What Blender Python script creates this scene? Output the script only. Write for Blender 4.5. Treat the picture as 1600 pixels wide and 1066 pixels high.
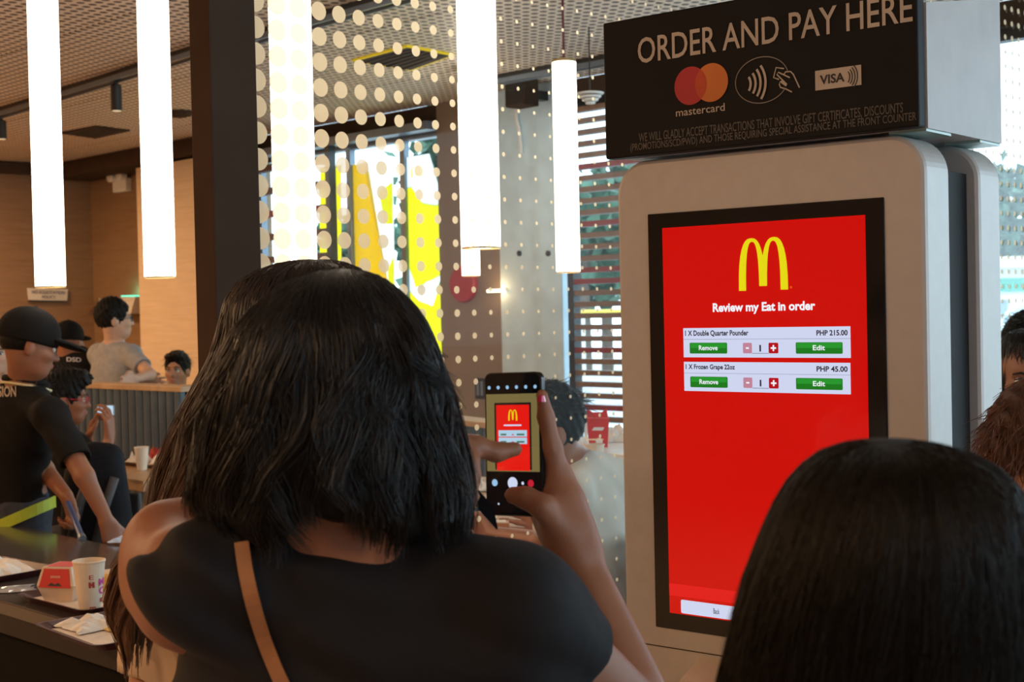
import bpy, bmesh, math, random
import numpy as np
from mathutils import Vector, Matrix
from mathutils.geometry import tessellate_polygon

random.seed(7); RNG = np.random.default_rng(7)
SC = bpy.context.scene; COL = SC.collection
for o in list(bpy.data.objects): bpy.data.objects.remove(o)
V3 = Vector

# ---------------------------------------------------------------- camera, sky, lights, exposure
FPX = 2200.0; CAMZ = 1.52
_p, _r = math.radians(1.17), math.radians(1.26)
_r0 = V3((1, 0, 0)); FWD = V3((0, math.cos(_p), -math.sin(_p))); _u0 = V3((0, math.sin(_p), math.cos(_p)))
RGT = math.cos(_r) * _r0 - math.sin(_r) * _u0; UPC = math.sin(_r) * _r0 + math.cos(_r) * _u0
CPOS = V3((0, 0, CAMZ))
cam = bpy.data.cameras.new('camera'); cam.sensor_width = 36; cam.lens = FPX / 1600 * 36
cam.dof.use_dof = True; cam.dof.focus_distance = 2.4; cam.dof.aperture_fstop = 11
camo = bpy.data.objects.new('camera', cam); COL.objects.link(camo)
M4 = Matrix((RGT, UPC, -FWD)).transposed().to_4x4(); M4.translation = CPOS
camo.matrix_world = M4; SC.camera = camo

SC.view_settings.view_transform = 'Standard'; SC.view_settings.look = 'None'
SC.view_settings.gamma = 1; SC.view_settings.use_curve_mapping = False
SC.view_settings.exposure = 0.0

W = bpy.data.worlds.new('overcast_sky'); SC.world = W; W.use_nodes = True
_nt = W.node_tree; _bg = _nt.nodes['Background']
_bg.inputs['Color'].default_value = (0.66, 0.83, 1.0, 1); _bg.inputs['Strength'].default_value = 4.0

def area_light(name, loc, size, watt, color, rot=(0, 0, 0), size_y=None):
    d = bpy.data.lights.new(name, 'AREA'); d.energy = watt; d.color = color; d.size = size
    if size_y: d.shape = 'RECTANGLE'; d.size_y = size_y
    o = bpy.data.objects.new(name, d); COL.objects.link(o); o.location = loc; o.rotation_euler = rot
    return o
TB = math.radians(45.5)                       # the building's axes: u to the right and near, v to the right and away
BU = V3((math.cos(TB), -math.sin(TB), 0)); BV = V3((math.sin(TB), math.cos(TB), 0)); BZ = V3((0, 0, 1))
def B(u, v, z=0.0): return BU * u + BV * v + BZ * z
CEIL = 3.05
WARM = (1.0, 0.60, 0.31)
# recessed warm downlights in the ceiling of the hall
for i, (u, v) in enumerate([(-0.5, -2.4), (2.4, -0.4), (-3.4, -2.6), (-6.6, -2.0), (-9.8, -1.4), (-9.5, 1.6), (-11.6, 4.4)]):
    area_light('ceiling_downlight', B(u, v, CEIL - 0.03), 0.5, (55, 38, 90, 140, 150, 125, 95)[i], WARM)

# ---------------------------------------------------------------- pixel helpers (pixel + depth -> point of the place)
def ray(px, py): return FWD + RGT * ((px - 800) / FPX) + UPC * ((533 - py) / FPX)
def at(px, py, Z): return CPOS + ray(px, py) * Z
def hit(px, py, p, n):
    d = ray(px, py); return CPOS + d * ((p - CPOS).dot(n) / d.dot(n))
def ground(px, py, z): return hit(px, py, V3((0, 0, z)), BZ)

# ---------------------------------------------------------------- materials
MATS = {}
def mat(name, color, rough=0.6, metal=0.0, noise=0.08, scale=12.0, bump=0.0, bscale=None, coat=0.0, spec=0.5, sheen=0.0, emit=None, es=0.0, stretch=None):
    if name in MATS: return MATS[name]
    m = bpy.data.materials.new(name); m.use_nodes = True; nt = m.node_tree; N = nt.nodes; L = nt.links
    b = N['Principled BSDF']; b.inputs['Roughness'].default_value = rough; b.inputs['Metallic'].default_value = metal
    b.inputs['Specular IOR Level'].default_value = spec
    if coat: b.inputs['Coat Weight'].default_value = coat; b.inputs['Coat Roughness'].default_value = 0.08
    if sheen: b.inputs['Sheen Weight'].default_value = sheen
    tc = N.new('ShaderNodeTexCoord'); src = tc.outputs['Object']
    if stretch:
        mp = N.new('ShaderNodeMapping'); mp.inputs['Scale'].default_value = stretch; L.new(src, mp.inputs['Vector']); src = mp.outputs['Vector']
    nz = N.new('ShaderNodeTexNoise'); nz.inputs['Scale'].default_value = scale; nz.inputs['Detail'].default_value = 4
    L.new(src, nz.inputs['Vector'])
    cr = N.new('ShaderNodeValToRGB'); c = color
    cr.color_ramp.elements[0].position = 0.3; cr.color_ramp.elements[1].position = 0.7
    cr.color_ramp.elements[0].color = (c[0] * (1 - noise), c[1] * (1 - noise), c[2] * (1 - noise), 1)
    cr.color_ramp.elements[1].color = (min(1, c[0] * (1 + noise)), min(1, c[1] * (1 + noise)), min(1, c[2] * (1 + noise)), 1)
    L.new(nz.outputs['Fac'], cr.inputs['Fac']); L.new(cr.outputs['Color'], b.inputs['Base Color'])
    if bump:
        n2 = N.new('ShaderNodeTexNoise'); n2.inputs['Scale'].default_value = bscale or scale * 4; n2.inputs['Detail'].default_value = 3
        L.new(src, n2.inputs['Vector'])
        bp = N.new('ShaderNodeBump'); bp.inputs['Strength'].default_value = bump; bp.inputs['Distance'].default_value = 0.01
        L.new(n2.outputs['Fac'], bp.inputs['Height']); L.new(bp.outputs['Normal'], b.inputs['Normal'])
    if emit:
        b.inputs['Emission Color'].default_value = (*emit, 1); b.inputs['Emission Strength'].default_value = es
    MATS[name] = m; return m
def lin(r, g, b): return tuple(((c / 255) / 12.92 if c / 255 <= 0.04045 else ((c / 255 + 0.055) / 1.055) ** 2.4) for c in (r, g, b))
def screen_mat(name, rgb, gloss=True, k=1.0):
    c = lin(*rgb)
    return mat(name, (0.004, 0.004, 0.004), rough=0.06 if gloss else 0.4, spec=0.5 if gloss else 0.2, emit=c, es=k)

def glass_mat(name, tint=(1, 1, 1), refl=0.06, rough=0.0):
    m = bpy.data.materials.new(name); m.use_nodes = True; nt = m.node_tree; N = nt.nodes; L = nt.links
    out = N['Material Output']; N.remove(N['Principled BSDF'])
    t = N.new('ShaderNodeBsdfTransparent'); t.inputs['Color'].default_value = (*tint, 1)
    g = N.new('ShaderNodeBsdfGlossy'); g.inputs['Roughness'].default_value = rough
    lw = N.new('ShaderNodeLayerWeight'); lw.inputs['Blend'].default_value = 0.12
    mm = N.new('ShaderNodeMath'); mm.operation = 'MULTIPLY_ADD'; mm.inputs[1].default_value = 0.16; mm.inputs[2].default_value = refl * 0.2
    L.new(lw.outputs['Fresnel'], mm.inputs[0])
    mx = N.new('ShaderNodeMixShader'); L.new(mm.outputs[0], mx.inputs['Fac']); L.new(t.outputs[0], mx.inputs[1]); L.new(g.outputs[0], mx.inputs[2])
    L.new(mx.outputs[0], out.inputs['Surface']); MATS[name] = m; return m
def translucent_mat(name, color, through=0.6, clear=0.0):
    """vinyl or frosted print: some light passes through it and comes out diffused"""
    m = bpy.data.materials.new(name); m.use_nodes = True; nt = m.node_tree; N = nt.nodes; L = nt.links
    out = N['Material Output']; N.remove(N['Principled BSDF'])
    d = N.new('ShaderNodeBsdfDiffuse'); t = N.new('ShaderNodeBsdfTranslucent'); tr = N.new('ShaderNodeBsdfTransparent')
    nz = N.new('ShaderNodeTexNoise'); nz.inputs['Scale'].default_value = 6
    mixc = N.new('ShaderNodeMix'); mixc.data_type = 'RGBA'; mixc.inputs[6].default_value = (*[c * 0.92 for c in color], 1); mixc.inputs[7].default_value = (*color, 1)
    L.new(nz.outputs['Fac'], mixc.inputs[0])
    for s in (d, t): L.new(mixc.outputs[2], s.inputs['Color'])
    a = N.new('ShaderNodeMixShader'); a.inputs['Fac'].default_value = through; L.new(d.outputs[0], a.inputs[1]); L.new(t.outputs[0], a.inputs[2])
    b = N.new('ShaderNodeMixShader'); b.inputs['Fac'].default_value = clear; L.new(a.outputs[0], b.inputs[1]); L.new(tr.outputs[0], b.inputs[2])
    L.new(b.outputs[0], out.inputs['Surface']); MATS[name] = m; return m

def wood_mat(name, c1, c2, scale=3.0, rough=0.5, stretch=(1, 1, 12), coat=0.0):
    m = mat(name, c1, rough=rough, coat=coat, stretch=stretch, scale=scale, noise=0.1)
    cr = [n for n in m.node_tree.nodes if n.type == 'VALTORGB'][0]
    cr.color_ramp.elements[0].color = (*c1, 1); cr.color_ramp.elements[1].color = (*c2, 1)
    return m

def perforated_mat(name, base, hole, pu, pv, wu, wv):
    """metal ceiling sheet with staggered slots: along v long, along u narrow"""
    m = bpy.data.materials.new(name); m.use_nodes = True; nt = m.node_tree; N = nt.nodes; L = nt.links
    b = N['Principled BSDF']; b.inputs['Roughness'].default_value = 0.5; b.inputs['Metallic'].default_value = 0.0
    geo = N.new('ShaderNodeNewGeometry')
    def math_(op, a, c=None):
        n = N.new('ShaderNodeMath'); n.operation = op
        for i, x in enumerate((a, c)):
            if x is None: continue
            if isinstance(x, (int, float)): n.inputs[i].default_value = x
            else: L.new(x, n.inputs[i])
        return n.outputs[0]
    def dot(ax):
        n = N.new('ShaderNodeVectorMath'); n.operation = 'DOT_PRODUCT'; L.new(geo.outputs['Position'], n.inputs[0]); n.inputs[1].default_value = ax
        return n.outputs['Value']
    su = math_('DIVIDE', dot(BU), pu); sv = math_('DIVIDE', dot(BV), pv)
    row = math_('FLOOR', su); half = math_('MULTIPLY', math_('FRACT', math_('MULTIPLY', row, 0.5)), 0.0)
    fu = math_('SUBTRACT', math_('FRACT', su), 0.5); fv = math_('SUBTRACT', math_('FRACT', math_('ADD', sv, half)), 0.5)
    e = math_('ADD', math_('POWER', math_('ABSOLUTE', math_('DIVIDE', fu, wu)), 2.0), math_('POWER', math_('ABSOLUTE', math_('DIVIDE', fv, wv)), 2.0))
    msk = math_('LESS_THAN', e, 1.0)
    nz = N.new('ShaderNodeTexNoise'); nz.inputs['Scale'].default_value = 0.8
    mc = N.new('ShaderNodeMix'); mc.data_type = 'RGBA'; mc.inputs[6].default_value = (*[c * 0.93 for c in base], 1); mc.inputs[7].default_value = (*base, 1); L.new(nz.outputs['Fac'], mc.inputs[0])
    mh = N.new('ShaderNodeMix'); mh.data_type = 'RGBA'; mh.inputs[7].default_value = (*hole, 1); L.new(mc.outputs[2], mh.inputs[6]); L.new(msk, mh.inputs[0])
    L.new(mh.outputs[2], b.inputs['Base Color']); MATS[name] = m; return m

# ---------------------------------------------------------------- mesh helpers
ORG = {}
def link(name, me, parent=None, org=None):
    o = bpy.data.objects.new(name, me); COL.objects.link(o)
    if parent is not None: o.parent = parent; ORG[o.name] = ORG[parent.name]
    else: o.location = org; ORG[o.name] = V3(org)
    return o
def tag(o, label=None, cat=None, group=None, kind=None):
    if label: o['label'] = label
    if cat: o['category'] = cat
    if group: o['group'] = group
    if kind: o['kind'] = kind
    return o
def thing(name, label, cat, base, group=None):
    o = link(name, None, None, V3(base)); o.empty_display_size = 0.1
    return tag(o, label, cat, group)
def raw(name, V, F, m, parent=None, org=None, smooth=False):
    V = np.asarray(V, dtype=np.float64)
    if parent is not None: og = ORG[parent.name]
    else: og = V3(org) if org is not None else V3(((V[:, 0].min() + V[:, 0].max()) / 2, (V[:, 1].min() + V[:, 1].max()) / 2, V[:, 2].min()))
    V = V - np.array(og)
    me = bpy.data.meshes.new(name)
    if isinstance(F, np.ndarray):
        n = len(F); k = F.shape[1]
        me.vertices.add(len(V)); me.vertices.foreach_set('co', V.astype(np.float32).ravel())
        me.loops.add(n * k); me.loops.foreach_set('vertex_index', F.astype(np.int32).ravel())
        me.polygons.add(n); me.polygons.foreach_set('loop_start', np.arange(0, n * k, k, dtype=np.int32))
        me.update(calc_edges=True); me.validate()
    else:
        me.from_pydata([tuple(v) for v in V], [], F)
    if smooth: me.shade_smooth()
    if m: me.materials.append(m)
    return link(name, me, parent, og)

class MB:
    def __init__(s): s.v = []; s.f = []
    def add(s, vs, fs):
        n = len(s.v); s.v += [tuple(v) for v in vs]; s.f += [tuple(i + n for i in f) for f in fs]; return s
    def hexa(s, p):        # 8 corners: 4 bottom ring then 4 top ring
        return s.add(p, [(3, 2, 1, 0), (4, 5, 6, 7), (0, 1, 5, 4), (1, 2, 6, 5), (2, 3, 7, 6), (3, 0, 4, 7)])
    def box(s, fr, x0, x1, y0, y1, z0, z1, bev=0.0, seg=2):
        if bev:
            bm = bmesh.new(); bmesh.ops.create_cube(bm, size=1.0)
            for v in bm.verts: v.co = V3(((x0 + x1) / 2 + v.co.x * (x1 - x0), (y0 + y1) / 2 + v.co.y * (y1 - y0), (z0 + z1) / 2 + v.co.z * (z1 - z0)))
            bmesh.ops.bevel(bm, geom=bm.edges[:], offset=bev, segments=seg, profile=0.5, affect='EDGES')
            bm.verts.index_update()
            s.add([fr(*v.co) for v in bm.verts], [[v.index for v in f.verts] for f in bm.faces]); bm.free(); return s
        return s.hexa([fr(x0, y0, z0), fr(x1, y0, z0), fr(x1, y1, z0), fr(x0, y1, z0), fr(x0, y0, z1), fr(x1, y0, z1), fr(x1, y1, z1), fr(x0, y1, z1)])
    def quad(s, a, b, c, d): return s.add([a, b, c, d], [(0, 1, 2, 3)])
    def tube(s, pts, r, n=8, caps=True):
        pts = [V3(p) for p in pts]; rs = r if isinstance(r, (list, tuple)) else [r] * len(pts)
        ring = []; prev = None
        for i, p in enumerate(pts):
            t = (pts[min(i + 1, len(pts) - 1)] - pts[max(i - 1, 0)]).normalized()
            if prev is None: a = t.orthogonal().normalized()
            else:
                a = prev - t * prev.dot(t); a = a.normalized() if a.length > 1e-6 else t.orthogonal().normalized()
            prev = a; b = t.cross(a)
            ring += [p + (a * math.cos(2 * math.pi * k / n) + b * math.sin(2 * math.pi * k / n)) * rs[i] for k in range(n)]
        fs = [(i * n + k, i * n + (k + 1) % n, (i + 1) * n + (k + 1) % n, (i + 1) * n + k) for i in range(len(pts) - 1) for k in range(n)]
        if caps: fs += [tuple(range(n))[::-1], tuple((len(pts) - 1) * n + k for k in range(n))]
        return s.add(ring, fs)
    def lathe(s, base, prof, n=24, cap0=True, cap1=True, axes=None):
        X, Y, Zx = axes or (V3((1, 0, 0)), V3((0, 1, 0)), BZ); base = V3(base)
        vs = [base + X * (r * math.cos(2 * math.pi * k / n)) + Y * (r * math.sin(2 * math.pi * k / n)) + Zx * h for r, h in prof for k in range(n)]
        fs = [(i * n + k, i * n + (k + 1) % n, (i + 1) * n + (k + 1) % n, (i + 1) * n + k) for i in range(len(prof) - 1) for k in range(n)]
        if cap0: fs.append(tuple(range(n))[::-1])
        if cap1: fs.append(tuple((len(prof) - 1) * n + k for k in range(n)))
        return s.add(vs, fs)
    def poly(s, pts, depth=None):
        """flat polygon (any simple outline) of 3D points; with depth a slab"""
        pts = [V3(p) for p in pts]; tri = [tuple(t) for t in tessellate_polygon([pts])]
        if depth is None: return s.add(pts, tri)
        d = V3(depth); n = len(pts)
        return s.add(pts + [p + d for p in pts], tri + [tuple(i + n for i in t[::-1]) for t in tri] + [(i, (i + 1) % n, (i + 1) % n + n, i + n) for i in range(n)])
    def make(s, name, m, parent=None, org=None, smooth=False): return raw(name, s.v, s.f, m, parent, org, smooth)

_text = {}
def text_geo(body, bold=0.0):
    k = (body, bold)
    if k in _text: return _text[k]
    c = bpy.data.curves.new('lettering', 'FONT'); c.body = body; c.size = 1; c.offset = bold; c.resolution_u = 3
    o = bpy.data.objects.new('lettering', c); COL.objects.link(o)
    dg = bpy.context.evaluated_depsgraph_get(); me = o.evaluated_get(dg).to_mesh()
    v = np.array([tuple(x.co) for x in me.vertices]); f = [tuple(p.vertices) for p in me.polygons]
    o.evaluated_get(dg).to_mesh_clear(); bpy.data.objects.remove(o); bpy.data.curves.remove(c)
    lo = v.min(0); hi = v.max(0); v = (v - lo) / np.maximum(hi - lo, 1e-6)
    _text[k] = (v, f, (hi - lo)[0] / (hi - lo)[1]); return _text[k]
def lettering(body, m, parent, bl, br, tl, bold=0.0, name='lettering'):
    """text filling the box bottom-left, bottom-right, top-left"""
    v, f, _ = text_geo(body, bold); bl, br, tl = np.array(bl), np.array(br), np.array(tl)
    return raw(name, bl + v[:, :1] * (br - bl) + v[:, 1:2] * (tl - bl), f, m, parent)

def arches(n=14):
    """the outline of the double arch in a unit box"""
    P = 2.6; out = []
    for i in range(n + 1):
        x = 0.5 * i / n if i < n else 0.5
        x = 0.27 - 0.27 * math.cos(math.pi * (i / n) * (1 - math.acos(0.852) / math.pi)) if True else x
        out.append((x, max(0, 1 - abs((x - 0.27) / 0.27) ** P) ** (1 / P)))
    left_in = []
    for i in range(n + 1):
        a = math.pi * i / n; x = 0.285 + 0.135 * math.cos(a)
        left_in.append((x, 0.93 * max(0, 1 - abs((x - 0.285) / 0.135) ** P) ** (1 / P)))
    left_in[0] = (0.42, 0.08); 
    right_out = [(1 - x, y) for x, y in out[::-1]][1:]
    right_in = [(1 - x, y) for x, y in left_in[::-1]]
    return out + right_out + right_in + left_in

# ---------------------------------------------------------------- implicit surfaces for bodies (one continuous skin)
class SDF:
    def __init__(s): s.p = []
    def cap(s, a, b, ra, rb=None, k=0.02, sub=False):
        s.p.append(('c', np.array(a, float), np.array(b, float), ra, ra if rb is None else rb, k, sub)); return s
    def ell(s, c, r, ax=None, k=0.02, sub=False):
        A = np.eye(3) if ax is None else np.array([tuple(x) for x in ax], float)
        s.p.append(('e', np.array(c, float), np.array(r, float), A, None, k, sub)); return s
    def ext(s, q):
        if q[0] == 'c':
            r = max(q[3], q[4]); return np.minimum(q[1], q[2]) - r, np.maximum(q[1], q[2]) + r
        e = np.sqrt(((q[3] * q[2][:, None]) ** 2).sum(0)); return q[1] - e, q[1] + e
    def mesh(s, h, wob=None):
        E = [s.ext(q) for q in s.p if not q[6]]
        lo = np.min([e[0] for e in E], 0) - 4 * h; hi = np.max([e[1] for e in E], 0) + 4 * h
        n = np.ceil((hi - lo) / h).astype(int) + 1
        D = np.full(tuple(n), 0.2, np.float32)
        ax = [lo[i] + h * np.arange(n[i]) for i in range(3)]
        for q in s.p:
            a, b = s.ext(q); m = q[5] + 3 * h
            i0 = np.clip(np.floor((a - m - lo) / h).astype(int), 0, n); i1 = np.clip(np.ceil((b + m - lo) / h).astype(int) + 1, 0, n)
            if np.any(i1 <= i0): continue
            X, Y, Z = np.meshgrid(*[ax[i][i0[i]:i1[i]].astype(np.float32) for i in range(3)], indexing='ij', sparse=True)
            if q[0] == 'c':
                A, Bq = q[1], q[2]; d = Bq - A; L2 = max(d @ d, 1e-12)
                t = np.clip(((X - A[0]) * d[0] + (Y - A[1]) * d[1] + (Z - A[2]) * d[2]) / L2, 0, 1)
                v = np.sqrt((X - A[0] - t * d[0]) ** 2 + (Y - A[1] - t * d[1]) ** 2 + (Z - A[2] - t * d[2]) ** 2) - (q[3] + (q[4] - q[3]) * t)
            else:
                c, r, R = q[1], q[2], q[3]; k0 = 0; k1 = 0
                for j in range(3):
                    w = (X - c[0]) * R[j, 0] + (Y - c[1]) * R[j, 1] + (Z - c[2]) * R[j, 2]
                    k0 = k0 + (w / r[j]) ** 2; k1 = k1 + (w / r[j] ** 2) ** 2
                k0 = np.sqrt(k0); v = k0 * (k0 - 1) / np.maximum(np.sqrt(k1), 1e-6)
            sl = tuple(slice(i0[i], i1[i]) for i in range(3)); c0 = D[sl]; k = q[5]
            if q[6]: v = -v; g = np.maximum(k - np.abs(c0 - v), 0) / k; D[sl] = np.maximum(c0, v) + g * g * k / 4
            else: g = np.maximum(k - np.abs(c0 - v), 0) / k; D[sl] = np.minimum(c0, v) - g * g * k / 4
        if wob:
            X, Y, Z = np.meshgrid(*ax, indexing='ij', sparse=True); D = D + wob(X, Y, Z).astype(np.float32)
        return surf_nets(D, lo, h)
_C = [(0, 0, 0), (1, 0, 0), (0, 1, 0), (1, 1, 0), (0, 0, 1), (1, 0, 1), (0, 1, 1), (1, 1, 1)]
_E = [(0, 1), (2, 3), (4, 5), (6, 7), (0, 2), (1, 3), (4, 6), (5, 7), (0, 4), (1, 5), (2, 6), (3, 7)]
def surf_nets(D, org, h):
    S = D < 0; n = np.array(D.shape) - 1
    cnt = np.zeros(tuple(n), np.uint8)
    for c in _C: cnt += S[c[0]:c[0] + n[0], c[1]:c[1] + n[1], c[2]:c[2] + n[2]]
    mix = (cnt > 0) & (cnt < 8); cells = np.argwhere(mix)
    idx = np.full(tuple(n), -1, np.int32); idx[mix] = np.arange(len(cells))
    acc = np.zeros((len(cells), 3)); num = np.zeros(len(cells))
    dv = [D[cells[:, 0] + c[0], cells[:, 1] + c[1], cells[:, 2] + c[2]] for c in _C]
    for a, b in _E:
        m = (dv[a] < 0) != (dv[b] < 0); t = np.where(m, dv[a] / np.where(m, dv[a] - dv[b], 1), 0)
        p = np.array(_C[a]) + t[:, None] * (np.array(_C[b]) - np.array(_C[a])); acc += np.where(m[:, None], p, 0); num += m
    verts = (cells + acc / num[:, None]) * h + org
    F = []
    for ax in range(3):
        b, c = [(1, 2), (2, 0), (0, 1)][ax]
        sl = [slice(None)] * 3; sl2 = [slice(None)] * 3; sl[ax] = slice(0, -1); sl2[ax] = slice(1, None)
        s0 = S[tuple(sl)]; s1 = S[tuple(sl2)]
        w = np.argwhere(s0 != s1); w = w[(w[:, b] > 0) & (w[:, c] > 0) & (w[:, b] < D.shape[b] - 1) & (w[:, c] < D.shape[c] - 1)]
        if not len(w): continue
        eb = np.eye(3, dtype=int)[b]; ec = np.eye(3, dtype=int)[c]
        q = np.stack([idx[tuple((w - eb - ec).T)], idx[tuple((w - ec).T)], idx[tuple(w.T)], idx[tuple((w - eb).T)]], 1)
        fl = s0[tuple(w.T)]; q[~fl] = q[~fl][:, ::-1]; F.append(q)
    return verts, np.concatenate(F)
def solid(name, S, h, m, parent=None, org=None, wob=None):
    v, f = S.mesh(h, wob); return raw(name, v, f, m, parent, org, True)
# ---------------------------------------------------------------- the setting
VW, UL, UR, VN = 6.86, -12.9, 4.6, -6.0
def wu(px): return hit(px, 488, B(0, VW), BV).dot(BU)
def wz(px, py): return hit(px, py, B(0, VW), BV).z
def wp(px, py, dv=0.0): return hit(px, py, B(0, VW - dv), BV)
def struct(name, mb, m, parent=None, smooth=False):
    o = mb.make(name, m, parent, smooth=smooth)
    if parent is None: o['kind'] = 'structure'
    return o
M_floor = mat('floor_tile', (0.34, 0.27, 0.21), rough=0.35, noise=0.15, scale=3)
M_wall = wood_mat('plywood_wall', (0.215, 0.125, 0.062), (0.265, 0.158, 0.083), rough=0.55)
M_wall_daylit = wood_mat('daylit_wood_wall', (0.60, 0.46, 0.31), (0.68, 0.53, 0.37), rough=0.5)  # wall wood lightened, the window's daylight put into its colour
M_darkwood = mat('dark_brown_laminate', (0.060, 0.038, 0.026), rough=0.75, scale=8, spec=0.08)
M_column = mat('taupe_wall_panel', (0.23, 0.17, 0.125), rough=0.5, scale=4)
M_concrete = mat('blue_grey_concrete', (0.54, 0.70, 0.80), rough=0.7, noise=0.10, scale=7, bump=0.15)
M_dark = mat('black_metal', (0.018, 0.017, 0.017), rough=0.35)
M_alu = mat('blue_grey_aluminium', (0.20, 0.25, 0.31), rough=0.35, metal=0.4)
M_ceil = perforated_mat('perforated_ceiling_metal', (0.80, 0.67, 0.55), (0.05, 0.035, 0.03), 0.063, 0.063, 0.31, 0.33)
M_plenum = mat('dark_plenum', (0.05, 0.04, 0.035), rough=0.9)
M_glass = glass_mat('clear_glass', (0.96, 1.0, 0.99))

struct('floor', MB().box(B, UL, UR, VN, VW, -0.2, 0), M_floor)
ceil = struct('ceiling', MB().box(B, UL, UR, VN, VW, CEIL + 0.03, CEIL + 0.2), M_plenum)
PS = 1.2; g = 0.006; first = None
for i in range(15):
    for j in range(11):
        u0 = UL + i * PS; v0 = VN + j * PS; u1 = min(u0 + PS, UR); v1 = min(v0 + PS, VW)
        if u1 - u0 < 0.05 or v1 - v0 < 0.05: continue
        full = u1 - u0 > PS - 1e-3 and v1 - v0 > PS - 1e-3
        if first is not None and full:
            o = first.copy(); COL.objects.link(o); o.parent = ceil; o.location = B(i * PS, j * PS, 0)
            continue
        o = MB().box(B, u0 + g, u1 - g, v0 + g, v1 - g, CEIL, CEIL + 0.02).make('ceiling_panel', M_ceil, ceil)
        if first is None: first = o
struct('wall_left', MB().box(B, UL - 0.2, UL, VN, VW + 0.2, 0, CEIL), M_wall)
struct('wall_near', MB().box(B, UL, UR, VN - 0.2, VN, 0, CEIL), M_wall)
# right wall with tall shop windows
mb = MB(); mb.box(B, UR, UR + 0.2, VN, VW, 2.75, CEIL); mb.box(B, UR, UR + 0.2, VN, -1.0, 0, 2.75); mb.box(B, UR, UR + 0.2, -1.0, VW, 0, 0.3)
struct('wall_right', mb, M_column)
# back wall: plywood part, windows, taupe pier, shop front
uW0, uW1, uP1, uC1 = wu(398), wu(692), wu(792), wu(881)
struct('wall_back', MB().box(B, UL, uW0, VW, VW + 0.2, 0, CEIL), M_wall)
ZS, ZH = 0.80, 2.89
mb = MB(); mb.box(B, uW0, uW1, VW, VW + 0.2, 0, ZS); 
struct('wall_under_window', mb, M_column)
struct('wall_header', MB().box(B, uW0, uW1, VW, VW + 0.2, ZH, CEIL).box(B, uC1, UR, VW, VW + 0.2, 2.92, CEIL), M_darkwood)
struct('wall_pier', MB().box(B, uW1, uP1 + 0.05, VW - 0.02, VW + 0.2, 0, CEIL), M_column)
struct('pillar', MB().box(B, uP1, hit(879, 488, B(0, VW - 0.06), BV).dot(BU), VW - 0.06, VW + 0.03, 0, CEIL, 0.008), M_concrete)
struct('wall_end', MB().box(B, wu(272), uW0, VW - 0.35, VW, 0, CEIL - 0.16), M_wall_daylit)
struct('trim_1', MB().box(B, UL, UL + 0.12, VN, VW, CEIL - 0.11, CEIL - 0.005).box(B, UL, uW0, VW - 0.45, VW, CEIL - 0.14, CEIL - 0.005), M_darkwood)
struct('trim_2', MB().box(B, uW0, uW1, VW - 0.12, VW, ZH - 0.03, ZH + 0.03), M_alu)
struct('baseboard_left', MB().box(B, UL, UL + 0.02, VN, VW, 0, 0.1), M_darkwood)

def window(name, u0, u1, z0, z1, mull, mm=M_alu, w=0.05):
    fr = MB().box(B, u0, u1, VW + 0.06, VW + 0.14, z0, z0 + 0.06).box(B, u0, u1, VW + 0.06, VW + 0.14, z1 - 0.06, z1).box(B, u0, u0 + w, VW + 0.06, VW + 0.12, z0, z1).box(B, u1 - w, u1, VW + 0.06, VW + 0.12, z0, z1)
    o = struct(name, fr, mm)
    es = [u0 + w] + [m for m in mull] + [u1 - w]
    for m in mull: MB().box(B, m - w * 0.55, m + w * 0.55, VW + 0.055, VW + 0.115, z0, z1, 0.006).make('mullion', mm, o)
    for a, b in zip(es[:-1], es[1:]): MB().box(B, a, b, VW + 0.09, VW + 0.1, z0 + 0.06, z1 - 0.06).make('pane', M_glass, o)
    return o
m1, m2 = wu(540), wu(624)
win1 = window('window_1', uW0, uW1, ZS, ZH, [m1, m2])
win2 = window('window_2', uC1, wu(1500), 0.12, 2.92, [wu(1120), wu(1320)], M_dark, 0.03)
win3 = window('window_3', wu(1500), UR, 0.12, 2.92, [1.6, 3.0], M_dark, 0.03)
fr = MB()
for a, b in ((-1.0, -0.95), (1.6, 1.65), (4.2, 4.25), (VW - 0.05, VW)): fr.box(B, UR + 0.05, UR + 0.12, a, b, 0.3, 2.75)
w4 = struct('window_4', fr, M_dark)
MB().box(B, UR + 0.08, UR + 0.09, -1.0, VW, 0.3, 2.75).make('pane', M_glass, w4)

# yellow vinyl graphic on the window panes
M_yel = translucent_mat('yellow_window_vinyl', (0.95, 0.86, 0.01), 0.9)
M_ora = translucent_mat('amber_window_vinyl', (0.88, 0.62, 0.02), 0.85)
M_whi = translucent_mat('white_window_vinyl', (0.97, 0.97, 0.93), 0.9)
def vin(pts, m, dv): return MB().poly([wp(x, y, -0.085 + dv) for x, y in pts], BV * -0.001)
gr = thing('window_graphic', 'huge yellow arch graphic stuck on the window panes beside the taupe pier', 'window decal', wp(620, 640, -0.085))
vin([(546, 258), (575, 255), (612, 470), (614, 650), (546, 650)], M_ora, 0.0).make('amber_band', M_ora, gr)
vin([(568, 252), (614, 250), (617, 470), (610, 470)], M_whi, 0.004).make('white_band', M_whi, gr)
vin([(592, 300), (613, 285), (614, 350), (601, 350)], M_yel, 0.008).make('yellow_patch', M_yel, gr)
vin([(606, 420), (616, 400), (617, 650), (612, 650)], M_yel, 0.008).make('yellow_patch', M_yel, gr)
vin([(630, 298), (642, 292), (660, 318), (682, 322), (691, 312), (707, 385), (710, 425), (692, 428), (650, 450), (642, 425), (630, 395)], M_yel, 0.0).make('yellow_band', M_yel, gr)
vin([(630, 445), (655, 470), (676, 478), (692, 430), (710, 427), (711, 645), (630, 645)], M_yel, 0.0).make('yellow_band', M_yel, gr)
vin([(630, 247), (671, 240), (691, 311), (682, 321), (660, 317), (642, 291), (630, 297)], M_whi, 0.0).make('white_corner', M_whi, gr)
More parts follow.
